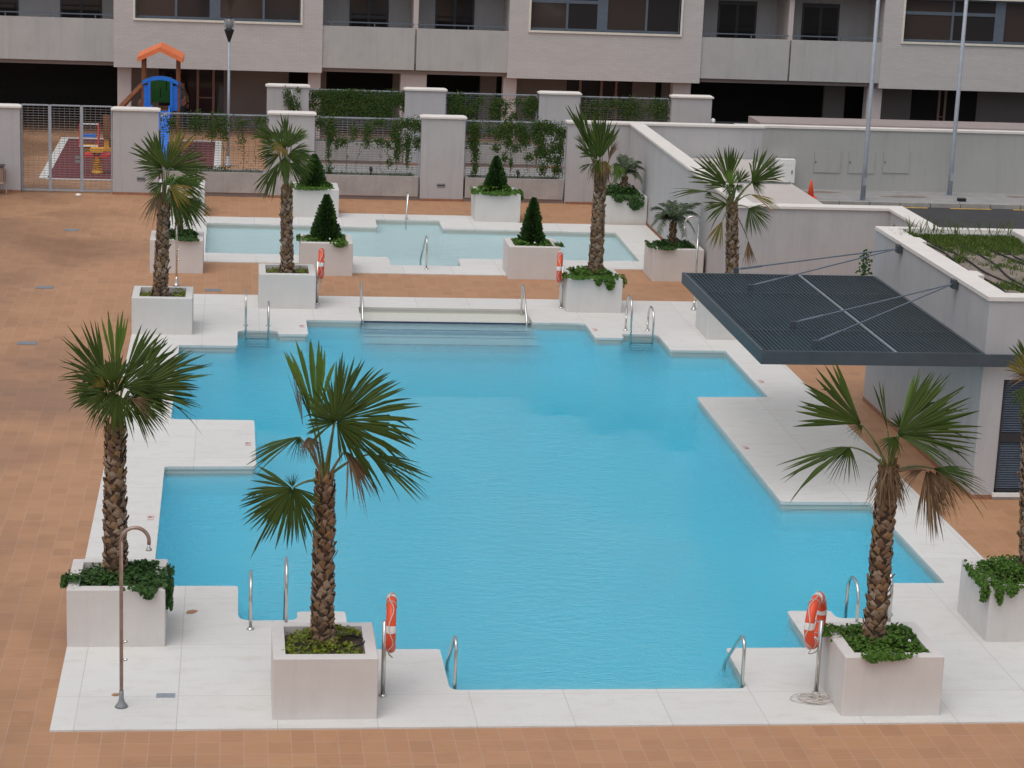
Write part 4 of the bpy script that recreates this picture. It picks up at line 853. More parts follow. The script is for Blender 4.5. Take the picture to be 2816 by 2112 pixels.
vine(Y2 + .3, 'V4', [(380, 130, 80, 60, 160), (340, 240, 60, 90, 120), (560, 130, 130, 70, 420), (500, 250, 90, 120, 420), (640, 260, 90, 120, 330), (780, 120, 150, 70, 420), (800, 260, 120, 120, 470), (960, 300, 110, 100, 320), (1020, 180, 120, 80, 250), (1200, 240, 130, 140, 560), (1330, 170, 90, 80, 260), (1400, 200, 50, 120, 190), (600, 360, 120, 50, 150), (1100, 350, 130, 50, 190), (430, 340, 60, 40, 60)], [(1420, 400, 1400, 150, 30)], 'dense dark vine mass nearly hiding the rear fence', 54)
vine(Y2 + .3, 'V5', [(90, 220, 120, 90, 210), (60, 330, 100, 130, 330), (230, 380, 120, 80, 220), (330, 300, 90, 140, 120), (430, 230, 60, 60, 40), (620, 260, 60, 90, 170), (610, 390, 90, 120, 280), (700, 250, 60, 50, 60), (770, 300, 70, 60, 55), (740, 400, 40, 80, 50), (880, 440, 60, 60, 80), (940, 260, 80, 60, 80), (1130, 230, 90, 60, 130), (1080, 370, 90, 120, 280), (1180, 310, 60, 70, 110), (820, 490, 40, 40, 25)], [(560, 520, 570, 330, 12), (740, 520, 770, 300, 14)], 'scattered vine clumps on the rear fence before the pale column', 55)
vine(Y2 + .3, 'R2', [(1650, 680, 120, 40, 170), (1640, 740, 110, 40, 120), (1860, 680, 110, 50, 280), (1880, 740, 90, 50, 220), (2050, 690, 80, 55, 260), (2060, 745, 70, 40, 150), (1760, 670, 60, 30, 60), (2150, 660, 40, 30, 40)], [(1700, 770, 1710, 660, 10)], 'vine tops trailing along the rear fence at its right end', 56)
o = vine(Y2 - .08, 'R1', [(1860, 620, 30, 50, 70), (1890, 670, 40, 50, 120), (1920, 690, 30, 30, 40), (1930, 590, 20, 20, 16)], [(1900, 715, 1870, 600, 20)], 'yellow green plant climbing a white stake before a rear pillar', 57)
tag(MB().tube([gy('R1', 1918, 720, Y2 - .1), gy('R1', 1885, 580, Y2 - .1)], .018, 8).build('plant_stake', 'white'), 'leaning white stake in front of a second row pillar', 'stake')
for c, x, y, lab in (('V4', 1020, 1040, 'small dark spot light in the trough left of the vented pillar'), ('V5', 925, 1250, 'small dark spot light in the trough behind the far right conifer')):
    p = gy(c, x, y, Y1 + .25); o = thing('garden_spot', (p.x, p.y, .66), lab, 'spot light', 'trough spot lights')
    MB().tube([(p.x, p.y, .6), (p.x, p.y, .84)], .02, 8).build('stem', 'black', o); MB().tube([(p.x, p.y - .09, .86), (p.x, p.y + .07, .9)], .055, 12).build('housing', 'darkframe', o)

# courtyard wall: one L shaped run, coping proud of the shaft
def wallrun(name, x0, x1, y0, y1, h, label, mat='wall', ov=.035, cat='wall', ct=.06):
    o = thing(name, ((x0 + x1) / 2, (y0 + y1) / 2, 0), label, cat)
    MB().box(x0, x1, y0, y1, -.14, h).build('shaft', mat, o)
    MB().box(x0 - ov, x1 + ov, y0 - ov, y1 + ov, h, h + ct).build('coping', 'coping', o)
    return o
cw = thing('court_wall', (12.1, 60, 0), 'tall pale courtyard wall with a stone coping turning three corners right of the pools', 'wall')
MB().box(10.12, 12.05, 66.95, 67.3, -.14, 2.46).box(12.05, 12.4, 51.95, 67.3, -.14, 2.461).box(12.4, 16.2, 66.95, 67.3, -.14, 2.46).box(12.05, 15.75, 51.6, 51.95, -.14, 2.459).box(15.75, 16.1, 43.2, 51.95, -.14, 2.4595).build('shaft', 'wall', cw)
c = MB(); L = ccw([(10.08, 66.9), (12.0, 66.9), (12.0, 51.55), (15.70, 51.55), (15.70, 43.2), (16.15, 43.2), (16.15, 52.0), (12.45, 52.0), (12.45, 66.9), (16.25, 66.9), (16.25, 67.36), (10.08, 67.36)])
sheet(c, [L], 2.52); sheet(c, [L], 2.462, True); skirt(c, L, 2.462, 2.52); c.build('coping', 'coping', cw)
MB().box(10.14, 11.98, 66.938, 66.96, -.03, .055).box(12.038, 12.05, 52, 66.9, -.03, .055).build('skirting', 'terra', cw)
o = thing('ramp_cover', (14.2, 60, 0), 'flat beige roof slab over the garage ramp between court wall and street', 'roof')
MB().box(12.46, 15.95, 52.05, 66.88, 1.38, 1.5).build('slab', 'slab', o); MB().box(15.6, 15.9, 52.1, 66.8, -.14, 1.379).build('side_wall', 'wall', o); MB().box(12.5, 15.9, 61.9, 61.93, 1.5, 1.56).build('joint_rail', 'galv', o)
# street side
sw = wallrun('street_wall', 16.3, 70, 71.0, 71.3, 1.98, 'long grey rendered street wall with faint utility doors', 'street_wall', .04, ct=.07)
MB().box(17.15, 70, 71.36, 73.1, 1.0, 2.10).build('terrace_top', 'mauve', sw)
for x0, x1, y0, y1 in ((850, 1030, 985, 1115), (1072, 1250, 985, 1120), (1297, 1475, 985, 1118)):
    a, b = gy('R3', x0, y1, 70.99), gy('R3', x1, y0, 70.99); d = MB()
    d.box(a.x, b.x, 70.975, 71.01, a.z, b.z); q = d.build('utility_door', 'street_wall', sw)
    MB().box(a.x - .008, b.x + .008, 70.985, 71.005, a.z - .008, b.z + .008).build('door_gap', 'street_gap', sw)
    MB().box(a.x + .03, a.x + .06, 70.965, 70.976, (a.z + b.z) / 2 - .03, (a.z + b.z) / 2 + .03).build('lock', 'darkframe', q)
a = gy('R3', 725, 1185, 70.6); b = gy('R3', 738, 1035, 70.6)
o = thing('electrical_cabinet', (a.x - .3, 70.6, 0), 'white electrical cabinet standing against the street wall', 'cabinet')
MB().box(a.x - .62, a.x, 70.6, 70.9, a.z, b.z).build('case', 'white', o); MB().box(a.x - .58, a.x - .04, 70.588, 70.6, a.z + .05, b.z - .1).build('door', 'white', o); MB().box(a.x - .6, a.x - .02, 70.62, 70.9, 0, a.z).build('plinth', 'kerb', o); MB().box(a.x - .12, a.x - .09, 70.575, 70.589, a.z + .3, a.z + .42).build('handle', 'darkframe', o)
def cone(x, y):
    o = thing('traffic_cone', (x, y, 0), 'small orange traffic cone on the far pavement', 'traffic cone')
    MB().box(x - .17, x + .17, y - .17, y + .17, 0, .03).build('base', 'orange', o); MB().lathe((x, y, .03), [(.12, 0), (.03, .52), (.02, .53)], 16).build('body', 'orange', o, True); MB().lathe((x, y, .03), [(.0815, .22), (.0585, .34)], 16).build('band', 'white', o, True)
cone(18.43, 69.16)
p = gz('R3', 1805, 1322, -.1); o = thing('kerb_bollard', (p.x, p.y, -.12), 'squat black bollard at the kerb edge of the road', 'bollard')
MB().box(p.x - .12, p.x + .12, p.y - .1, p.y + .1, -.12, .08).build('body', 'black', o); MB().box(p.x - .13, p.x + .13, p.y - .11, p.y + .11, .08, .1).build('cap', 'darkframe', o)
def streetlight(x, y, label):
    o = thing('street_lamp', (x, y, 0), label, 'street lamp', 'tall street poles')
    MB().tube([(x, y, 0), (x, y, 1.2), (x, y, 9.)], .085, 14, True, .055).build('pole', 'pole', o, True)
    MB().tube([(x, y, 8.9), (x, y - .5, 9.2), (x, y - 1.5, 9.35)], .035, 8).build('arm', 'pole', o, True); MB().box(x - .14, x + .14, y - 2.1, y - 1.4, 9.3, 9.42).build('lamp_head', 'pole', o)
    MB().box(x - .13, x + .13, y - .13, y + .13, 0, .02).build('base_plate', 'pole', o); MB().box(x - .05, x + .05, y - .1, y - .07, .5, .75).build('hatch', 'pole', o)
streetlight(20.03, 68.72, 'tall grey street pole on the kerb, left of two')
streetlight(23.38, 70.2, 'tall grey street pole against the street wall, right of two')
o = thing('garden_lamp', (-.16, 73.33, 0), 'garden lamp with a black cone and clear globe before the apartment block', 'lamp post')
MB().tube([(-.16, 73.33, 0), (-.16, 73.33, 4.08)], .05, 12, True, .038).build('pole', 'pole', o, True)
MB().lathe((-.16, 73.33, 4.04), [(.04, 0), (.05, .05), (.15, .34), (.165, .39), (.1, .41)], 20).build('cone', 'black', o, True)
MB().lathe((-.16, 73.33, 4.44), [(.10, 0), (.155, .04), (.18, .16), (.165, .28), (.12, .36)], 20).build('globe', 'globe', o, True)
MB().lathe((-.16, 73.33, 4.46), [(.07, 0), (.085, .15), (.07, .30)], 14).build('lamp_core', 'galv', o, True)
MB().lathe((-.16, 73.33, 4.80), [(.13, 0), (.09, .035), (.02, .05)], 16).build('cap', 'black', o, True)
MB().lathe((-.16, 73.33, 0), [(.12, 0), (.12, .02), (.07, .06), (.06, .3)], 14).build('base', 'pole', o, True)
o = thing('litter_bin', (-7.0, 66.7, 0), 'litter bin with a wooden front on steel legs at the left picture edge', 'litter bin')
MB().box(-7.35, -6.72, 66.45, 66.85, .36, .80).build('body', 'binwood' if 'binwood' in M else 'copper', o); MB().box(-7.38, -6.70, 66.43, 66.87, .80, .84).build('rim', 'darkframe', o); MB().box(-7.36, -6.71, 66.44, 66.86, .31, .36).build('base', 'steel', o)
for x in (-7.4, -6.64):
    MB().tube([(x, 66.55, 0), (x, 66.55, .72)], .02, 8).build('leg', 'steel', o)

# ------------------------------------------------------------------ playground
mb = MB(); sheet(mb, [[(-5.9, 69.7), (-.45, 69.7), (-.45, 79.2), (-5.9, 79.2)]], -.012); mt = struct(mb.build('play_mat', 'mat'))
MB().box(-5.98, -5.72, 69.7, 79.2, -.012, -.004).box(-.62, -.40, 69.7, 79.2, -.012, -.004).box(-5.72, -.62, 69.62, 69.86, -.012, -.004).box(-5.72, -.62, 79.0, 79.2, -.012, -.004).build('border', 'line', mt)
pt = thing('play_tower', (-2.45, 76.6, 0), 'wooden play tower with an orange gable roof and blue slide', 'play tower')
for x in (-3.02, -1.87):
    for y in (76.1, 77.3): MB().box(x - .06, x + .06, y - .06, y + .06, -.02, 3.12).build('post', 'wood', pt)
rf = MB()
for sg in (-1, 1):
    e = Vector((-2.45 + sg * .76, 0, 3.07)); k = Vector((-2.45, 0, 3.55)); n = Vector((sg * .1, 0, .16))
    rf.add([(k.x, 75.8, k.z - .14), (e.x, 75.8, e.z - .02), (e.x, 75.8, e.z + .14), (k.x, 75.8, k.z + .02), (k.x, 77.6, k.z - .14), (e.x, 77.6, e.z - .02), (e.x, 77.6, e.z + .14), (k.x, 77.6, k.z + .02)],
           [(0, 1, 2, 3), (7, 6, 5, 4), (3, 2, 6, 7), (0, 4, 5, 1), (1, 5, 6, 2)])
rf.build('roof', 'roof_orange', pt)
MB().box(-3.0, -1.88, 76.1, 77.3, 1.36, 1.42).build('platform', 'wood', pt)
MB().box(-3.0, -2.79, 76.02, 76.05, 1.42, 2.26).box(-2.1, -1.88, 76.02, 76.05, 1.42, 2.26).box(-3.08, -3.05, 76.1, 77.3, 1.42, 2.26).box(-1.83, -1.8, 76.1, 77.3, 1.42, 2.26).build('side_panel', 'blue', pt)
a = MB()     # arched hood over the slide entry
n = 14; pts = []
for i in range(n + 1):
    t = -1 + 2 * i / n; pts.append((-2.45 + t * .60, 2.58 - .17 * t * t))
for i in range(n, -1, -1):
    t = -1 + 2 * i / n; pts.append((-2.45 + t * .60, 2.45 - .17 * t * t))
a.prism([(p_[0], 75.95, p_[1]) for p_ in pts], (0, 0, 0), (0, .07, 0)); a.box(-2.86, -2.78, 75.95, 76.015, 1.2, 2.4).box(-2.12, -2.04, 75.95, 76.015, 1.2, 2.4); a.build('arch', 'blue2', pt) if 'blue2' in M else a.build('arch', 'blue', pt)
gp = MB()
gp.box(-2.78, -2.62, 77.2, 77.24, 1.55, 2.42).box(-2.59, -2.5, 77.2, 77.24, 1.55, 2.42).box(-2.47, -2.3, 77.2, 77.24, 1.55, 2.42).box(-2.27, -2.1, 77.2, 77.24, 1.55, 2.42).box(-2.62, -2.59, 77.2, 77.24, 1.55, 1.95).box(-2.5, -2.47, 77.2, 77.24, 1.55, 1.7).box(-2.5, -2.47, 77.2, 77.24, 2.05, 2.42).box(-2.3, -2.27, 77.2, 77.24, 1.55, 1.95).box(-2.62, -2.59, 77.2, 77.24, 2.3, 2.42).box(-2.3, -2.27, 77.2, 77.24, 2.3, 2.42)
gp.build('back_panel', 'green', pt)
# slide chute
prof = [(76.0, 1.40), (75.7, 1.36), (75.2, 1.05), (74.2, .50), (73.4, .22), (72.85, .18)]
sl = MB(); w = .27
for (y0, z0), (y1, z1) in zip(prof, prof[1:]):
    for (x0, x1, dz, h_) in ((-w, w, 0, .04), (-w - .05, -w, 0, .22), (w, w + .05, 0, .22)):
        X0, X1 = -2.44 + x0, -2.44 + x1
        sl.add([(X0, y0, z0 - .03), (X1, y0, z0 - .03), (X1, y0, z0 + h_ - .03), (X0, y0, z0 + h_ - .03), (X0, y1, z1 - .03), (X1, y1, z1 - .03), (X1, y1, z1 + h_ - .03), (X0, y1, z1 + h_ - .03)],
               [(0, 1, 2, 3), (7, 6, 5, 4), (0, 4, 5, 1), (1, 5, 6, 2), (2, 6, 7, 3), (3, 7, 4, 0)])
s_ = sl.build('slide', 'blue', pt)
MB().box(-2.72, -2.16, 75.55, 75.62, 1.12, 1.42).build('slide_front', 'blue', s_)
d = MB()
for cx, cz, r_ in ((-2.38, 1.27, .075), (-2.27, 1.29, .085), (-2.19, 1.24, .07), (-2.31, 1.22, .06)):
    d.add([(cx + r_ * math.cos(t_), 75.545, cz + r_ * math.sin(t_)) for t_ in [i * .5236 for i in range(12)]] , [tuple(range(11, -1, -1))])
d.build('flower_decal', 'white', s_)
# climbing ramp on the left, its far foot in yellow
for y in (76.15, 77.25):
    MB().tube([(-3.02, y, 2.25), (-3.85, y, 1.35), (-4.25, y, .55), (-4.25, y, 0)], .07, 8).build('ramp_beam', 'wood', pt)
for k in range(6):
    t = k / 5; MB().box(-3.2 - .95 * t, -3.1 - .95 * t, 76.15, 77.25, 1.55 - 1.25 * t, 1.62 - 1.25 * t).build('rung', 'wood', pt)
MB().box(-4.33, -4.17, 76.05, 76.25, -.01, .42).box(-4.45, -4.05, 75.98, 76.3, -.01, .10).build('foot', 'yellow', pt)
MB().box(-4.36, -4.12, 76.0, 76.1, .42, 1.2).build('climbing_board', 'wood', pt)
def spring(x, y, h, n=7):
    return [(x + .13 * math.cos(t_), y + .13 * math.sin(t_), h * t_ / (2 * math.pi * n)) for t_ in [i * .45 for i in range(int(2 * math.pi * n / .45) + 1)]]
o = thing('spring_rider', (-4.26, 71.1, 0), 'spring rider with red side boards and a yellow top', 'spring rider', 'spring riders')
MB().tube(spring(-4.26, 71.1, .50), .03, 6).build('spring', 'yellow', o, True); MB().lathe((-4.26, 71.1, 0), [(.19, 0), (.19, .03), (.13, .10), (.12, .14)], 14).build('base', 'yellow', o)
MB().box(-4.66, -4.36, 70.85, 71.4, .52, .60).box(-4.16, -3.86, 70.85, 71.4, .52, .60).box(-4.36, -4.16, 70.95, 71.3, .50, .56).build('side_board', 'red', o)
t_ = MB(); t_.prism([(-4.50, 70.9, .74), (-4.40, 70.9, .66), (-4.12, 70.9, .66), (-4.02, 70.9, .74), (-4.06, 70.9, .80), (-4.46, 70.9, .80)], (0, 0, 0), (0, .30, 0)); t_.build('seat_board', 'yellow', o)
MB().box(-4.38, -4.33, 70.95, 71.2, .56, .70).box(-4.19, -4.14, 70.95, 71.2, .56, .70).build('bracket', 'black', o)
o = thing('spring_rider', (-4.75, 75.0, 0), 'spring rider with a red frame, white bars and a blue seat', 'spring rider', 'spring riders')
MB().tube(spring(-4.75, 75.0, .32, 5), .03, 6).build('spring', 'yellow', o, True)
MB().box(-5.05, -4.45, 74.75, 75.25, .32, .37).build('platform', 'yellow', o)
for x in (-5.05, -4.45): MB().prism([(x, 74.72, .30), (x, 75.28, .30), (x, 75.1, 1.05), (x, 74.9, 1.05)], (-.025, 0, 0), (.025, 0, 0)).build('side_frame', 'red', o)
for z, y in ((1.03, 74.95), (.33, 74.7)): MB().tube([(-5.05, y, z), (-4.45, y, z)], .025, 8).build('bar', 'white', o)
MB().box(-4.98, -4.52, 74.85, 75.2, .60, .68).build('seat', 'blue', o)

# ------------------------------------------------------------------ apartment building
FY = 80.0
bd = thing('apartment_building', (10, FY, 0), 'pale brick apartment block with concrete balconies over a dark open ground floor', 'building')
def X_(c, x, y, Y=FY): return gy(c, x, y, Y).x
b1 = (-4.21, 3.12); b2 = (9.79, 16.86); b3 = (23.6, 37.)
ZB, ZS, ZT, ZR = 2.42, 4.16, 5.75, 8.9
wins = [(-3.46, 2.33), (10.56, 16.03), (24.37, 32.0)]
for (x0, x1), (w0, w1) in zip((b1, b2, b3), wins):
    MB().box(x0, x1, FY, FY + .35, ZB, ZS).box(x0, w0, FY, FY + .35, ZS, ZT).box(w1, x1, FY, FY + .35, ZS, ZT).box(x0, x1, FY, FY + .35, ZT, ZR).box(x0, x0 + .3, FY + .35, FY + 8, ZB, ZR).box(x1 - .3, x1, FY + .35, FY + 8, ZB, ZR).box(x0 + .3, x1 - .3, FY + .35, FY + 8, ZB, ZB + .3).build('bay_wall', 'brickwall', bd)
    wf = MB().box(w0 - .07, w1 + .07, FY - .05, FY + .2, ZS - .075, ZS).box(w0 - .07, w0, FY - .05, FY + .2, ZS, ZT).box(w1, w1 + .07, FY - .05, FY + .2, ZS, ZT).box(w0 - .07, w1 + .07, FY - .05, FY + .2, ZT, ZT + .07).build('window_surround', 'cream', bd)
    W = w1 - w0; fr = MB(); f = .05; cx = (w0 + w1) / 2; y0, y1 = FY + .14, FY + .20
    fr.box(w0, w1, y0, y1, ZS, ZS + .08).box(w0, w1, y0, y1, ZT - .07, ZT)
    cuts = [0, .245, .48, .775, 1.0]
    for cfr in cuts:
        hw = .04 if cfr not in (.48,) else .19
        xx = w0 + W * cfr; fr.box(max(w0, xx - hw), min(w1, xx + hw), y0 + .002, y1 - .002, ZS + .08, ZT - .07)
    # upper transom over the left pair
    fr.box(w0, w0 + W * .48, y0 + .004, y1 - .004, ZS + .98, ZS + 1.10)
    wn = fr.build('window_frame', 'bluegrey', wf)
    for i in range(4):
        MB().box(w0 + W * cuts[i] + .03, w0 + W * cuts[i + 1] - .03, FY + .165, FY + .175, ZS + .07, ZT - .06).build('pane', 'pane' if i % 2 else 'pane2', wf)
    MB().box(w0, w1, FY + .36, FY + .4, ZS - .1, ZT + .1).build('dark_room_sheet', 'void', bd)  # near-black sheet painting the unlit room behind the panes
# balconies
def balcony(x0, x1, part, rails, doors, flip):
    z0, z1 = 2.60, 4.08
    segs = [(x0, part - .035), (part + .035, x1)] if part else [(x0, x1)]
    for s0, s1 in segs: MB().box(s0, s1, FY + .06, FY + .22, z0, z1).build('balcony_parapet', 'concrete', bd)
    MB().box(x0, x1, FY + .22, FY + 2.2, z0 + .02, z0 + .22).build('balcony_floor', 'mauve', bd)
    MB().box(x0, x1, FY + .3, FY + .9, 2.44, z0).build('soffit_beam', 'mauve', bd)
    MB().box(x0, x1, FY + .0, FY + 2.2, 5.72, 6.0).box(x0, x1, FY + .06, FY + .22, 6.0, 7.2).build('upper_slab', 'concrete', bd)
    if part: MB().box(part - .09, part + .09, FY + .225, FY + 2.0, z0 + .22, 5.72).build('partition', 'column', bd)
    for s0, s1 in segs:
        rr = MB().box(s0 + .03, s1 - .03, FY + .12, FY + .16, z1 + .13, z1 + .17)
        x = s0 + .3
        while x < s1: rr.box(x - .02, x + .02, FY + .125, FY + .155, z1, z1 + .13); x += 1.55
        rr.build('handrail', 'bluegrey', bd)
    MB().box(x0, x1, FY + 2.0, FY + 2.2, z0 + .22, 5.72).build('balcony_wall', 'wall', bd)
    for d0, d1 in doors:
        fr = MB(); y = FY + 1.97
        fr.box(d0, d1, y, y + .03, 5.15, 5.3).box(d0, d0 + .07, y, y + .03, z0 + .22, 5.15).box(d1 - .07, d1, y, y + .03, z0 + .22, 5.15).box((d0 + d1) / 2 - .05, (d0 + d1) / 2 + .05, y + .001, y + .031, z0 + .22, 5.15)
        q = fr.build('balcony_door', 'darkframe', bd)
        MB().box(d0 + .06, d1 - .06, y + .012, y + .02, z0 + .22, 5.2).build('pane', 'pane', q)
def XD(c, x, y): return gy(c, x, y, FY + 2).x
balcony(-16., b1[0], None, None, [(XD('R1', 390, 30), XD('R1', 660, 40)), (XD('R1', -150, 20), XD('R1', 120, 30))], 0)
balcony(b1[1], b2[0], 6.45, None, [(XD('R2', 50, 80), XD('R2', 302, 80)), (XD('R2', 605, 90), XD('R2', 857, 90))], 0)
balcony(b2[1], b3[0], 20.18, None, [(XD('R3', 230, 120), XD('R3', 480, 120)), (XD('R3', 775, 120), XD('R3', 1015, 120))], 0)
MB().box(-16, 37, FY + .02, FY + 9, ZR, ZR + .35).build('roof_slab', 'concrete', bd)
MB().box(-16, 37, FY + 8, FY + 8.3, 2.6, ZR).build('rear_wall', 'wall', bd)
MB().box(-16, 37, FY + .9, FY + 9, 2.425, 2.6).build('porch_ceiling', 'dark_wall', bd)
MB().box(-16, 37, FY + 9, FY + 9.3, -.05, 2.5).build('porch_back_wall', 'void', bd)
MB().box(-16.3, -16, FY, FY + 9, -.05, ZR).build('end_wall', 'brickwall', bd); MB().box(37, 37.3, FY, FY + 9, -.05, ZR).build('end_wall', 'brickwall', bd)
# ground floor columns and recessed walls
for c, x0, x1, y in (('R1', 760, 848, 500), ('R1', 1995, 2075, 520), ('R2', 380, 548, 540), ('R2', 1045, 1130, 560), ('R3', -60, 55, 580), ('R3', 1195, 1290, 650)):
    a, b = gy(c, x0, y, FY + .45).x, gy(c, x1, y, FY + .45).x
    MB().box(a, b, FY + .45, FY + .45 + min(.5, b - a), -.03, 2.43).build('column', 'column', bd)
WY = FY + 3.0
def seg(c, x0, x1, y, name, mat, yy=WY):
    a, b = gy(c, x0, y, yy).x, gy(c, x1, y, yy).x
    return MB().box(a, b, yy, yy + .2, -.03, 2.45).build(name, mat, bd)
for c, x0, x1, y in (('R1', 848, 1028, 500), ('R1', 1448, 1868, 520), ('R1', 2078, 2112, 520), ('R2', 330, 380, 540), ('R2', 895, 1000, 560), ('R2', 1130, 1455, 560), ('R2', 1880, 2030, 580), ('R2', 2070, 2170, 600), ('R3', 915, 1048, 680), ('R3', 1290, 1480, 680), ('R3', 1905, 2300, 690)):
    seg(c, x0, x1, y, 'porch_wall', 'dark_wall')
def entrance(c, x0, x1, y, bars):
    a, b = gy(c, x0, y, WY + .05).x, gy(c, x1, y, WY + .05).x; q = MB().box(a, b, WY + .06, WY + .09, -.02, 2.44).build('entrance_door', 'pane', bd)
    for k in bars:
        x = gy(c, k, y, WY).x; MB().box(x - .045, x + .045, WY - .01, WY + .055, -.02, 2.44).build('door_frame', 'copper', q)
    x0, x1 = gy(c, bars[0], y, WY).x, gy(c, bars[-1], y, WY).x
    MB().box(x0, x1, WY, WY + .05, 1.05, 1.09).build('door_bar', 'copper', q)
entrance('R1', 1028, 1448, 520, (1280, 1382))
entrance('R2', 1455, 1880, 580, (1542, 1680, 1775))
entrance('R3', 1480, 1905, 690, (1660, 1700))
# ------------------------------------------------------------------ shower building and canopy on the right
BX, BY0, BY1, BZ = 12.8, 35.82, 42.75, 3.5
sb = thing('changing_block', (14.4, 39, 0), 'low pale changing block with a planted flat roof at the right', 'building')
BX1 = 15.9
w = MB(); dl = 13.19; dr_ = 14.55
w.box(BX, BX + .3, BY0, BY1, -.05, BZ).box(BX + .3, dl, BY0, BY0 + .3, -.05, BZ).box(dl, dr_, BY0, BY0 + .3, 2.12, BZ).box(dr_, BX1, BY0, BY0 + .3, -.05, BZ).box(dl, dr_, BY0, BY0 + .3, -.05, .10).box(BX1 - .3, BX1, BY0 + .3, BY1, -.05, BZ).box(BX + .3, BX1 - .3, BY1 - .3, BY1, -.05, BZ).box(BX + .3, BX1 - .3, BY0 + .3, BY1 - .3, 2.9, 3.05)
w.build('wall', 'wall', sb)
cp = MB(); out = [(BX - .03, BY0 - .03), (BX1 + .03, BY0 - .03), (BX1 + .03, BY1 + .03), (BX - .03, BY1 + .03)]
inn = [(BX + .40, BY0 + .36), (BX1 - .36, BY0 + .36), (BX1 - .36, BY1 - .2), (BX + .42, BY1 - .2), (BX + .42, 41.6), (BX + .52, 41.55), (BX + .52, 41.1), (BX + .40, 41.05), (BX + .40, 38.2), (BX + .55, 38.15), (BX + .55, 37.75), (BX + .40, 37.7)]
sheet(cp, [out, inn], BZ + .07); sheet(cp, [out, inn], BZ + .001, True); skirt(cp, out, BZ + .001, BZ + .07); skirt(cp, ccw(inn), BZ - .25, BZ + .07, False); cp.build('coping', 'coping', sb)
so = MB(); N1, N2 = 24, 50
so.add([(BX + .33 + (BX1 - BX - .62) * i / N1, BY0 + .3 + (BY1 - BY0 - .45) * j / N2, BZ - .07 + .02 * math.sin(i * 1.1) * math.sin(j * .7) + rnd.uniform(-.012, .012)) for j in range(N2 + 1) for i in range(N1 + 1)],
       [(j * (N1 + 1) + i, j * (N1 + 1) + i + 1, (j + 1) * (N1 + 1) + i + 1, (j + 1) * (N1 + 1) + i) for j in range(N2) for i in range(N1)]); so.build('roof_soil', 'roofsoil', sb)
MB().box(BX - .012, BX, BY0 - .01, BY1, -.03, .06).box(BX, dl - .02, BY0 - .012, BY0, -.03, .06).build('skirting', 'terra', sb)
ld = MB().box(dl, dl + .05, BY0 + .04, BY0 + .12, .10, 2.12).box(dr_ - .05, dr_, BY0 + .04, BY0 + .12, .10, 2.12).box(dl, dr_, BY0 + .04, BY0 + .12, .10, .15).box(dl + .05, dr_ - .05, BY0 + .035, BY0 + .12, 1.0, 1.16).build('louvred_door', 'darkframe', sb)
sl_ = MB(); z = .17
while z < 2.1:
    if not .97 < z < 1.16:
        sl_.add([(dl + .05, BY0 + .05, z), (dr_ - .05, BY0 + .05, z), (dr_ - .05, BY0 + .11, z + .035), (dl + .05, BY0 + .11, z + .035), (dl + .05, BY0 + .055, z - .006), (dr_ - .05, BY0 + .055, z - .006), (dr_ - .05, BY0 + .115, z + .029), (dl + .05, BY0 + .115, z + .029)], [(0, 1, 2, 3), (7, 6, 5, 4), (0, 4, 5, 1), (2, 6, 7, 3)])
    z += .042
sl_.build('louvre', 'bluegrey', ld); MB().box(dl + .02, dr_ - .02, BY0 + .13, BY0 + .15, .1, 2.12).build('backing', 'darkframe', ld)
MB().box(dl - .03, dr_ + .03, BY0 - .04, BY0 + .04, .03, .10).build('door_sill', 'white', sb)
# roof greenery
r = random.Random(61)
def tuft(mb, x, y, z, n, h, w, r):
    for k in range(n):
        a = r.uniform(0, 6.28); p = Vector((x + r.gauss(0, w), y + r.gauss(0, w), z)); l = h * r.uniform(.5, 1.2); t_ = p + Vector((math.cos(a) * l * .45, math.sin(a) * l * .45, l)); s_ = Vector((-math.sin(a), math.cos(a), 0)) * .009
        mb.add([p - s_, p + s_, p.lerp(t_, .6) + s_ * .8 + Vector((0, 0, l * .1)), t_, p.lerp(t_, .6) - s_ * .8 + Vector((0, 0, l * .1))], [(0, 1, 2, 3, 4)])
mb = MB()
for k in range(1000):
    x = r.uniform(13.6, 15.5); y = 42.5 - abs(r.gauss(0, .75)); tuft(mb, x, y, BZ - .08, 9, r.uniform(.05, .10), .06, r)
for k in range(60): tuft(mb, 13.3 + r.gauss(0, .12), 42.1 + r.gauss(0, .25), BZ - .08, 9, .16, .05, r)
for (x, y, w_, n) in ((14.2, 40.6, .12, 20), (13.9, 41.1, .15, 24), (15.2, 39.6, .2, 40), (14.3, 39.2, .15, 25), (15.0, 38.4, .2, 40), (13.6, 39.9, .12, 20), (14.1, 37.3, .2, 45), (13.6, 37.3, .15, 30), (14.8, 41.2, .25, 40), (15.3, 40.9, .2, 40), (15.3, 37.6, .25, 50), (14.7, 39.8, .1, 14), (15.4, 38.9, .12, 25)):
    for k in range(int(n * 1.6)): tuft(mb, x + r.gauss(0, w_ * 1.3), y + r.gauss(0, w_ * 1.5), BZ - .08, 6, .075, .04, r)
for k in range(34): tuft(mb, r.uniform(13.3, 15.6), 42.5 + r.gauss(0, .1), BZ - .05, 2, .34, .03, r)
tag(mb.build('roof_grass', 'grass'), 'grass and weeds growing on the roof soil of the changing block', 'grass', None, 'stuff')
for i, x0 in enumerate((13.35, 13.75, 14.15, 14.55, 14.95, 15.3)):
    pts = [(x0 + .07 * math.sin(t_ * 1.7 + i) + .12 * math.sin(t_ * .5 + 2 * i) + (.0), 36.4 + t_ * .95, BZ - .045) for t_ in [k * .25 for k in range(26)]]
    tag(MB().tube(pts, .016, 6).build('drip_hose', 'black', smooth=True), 'black drip hose snaking over the roof soil of the changing block', 'hose', 'drip hoses on the roof')
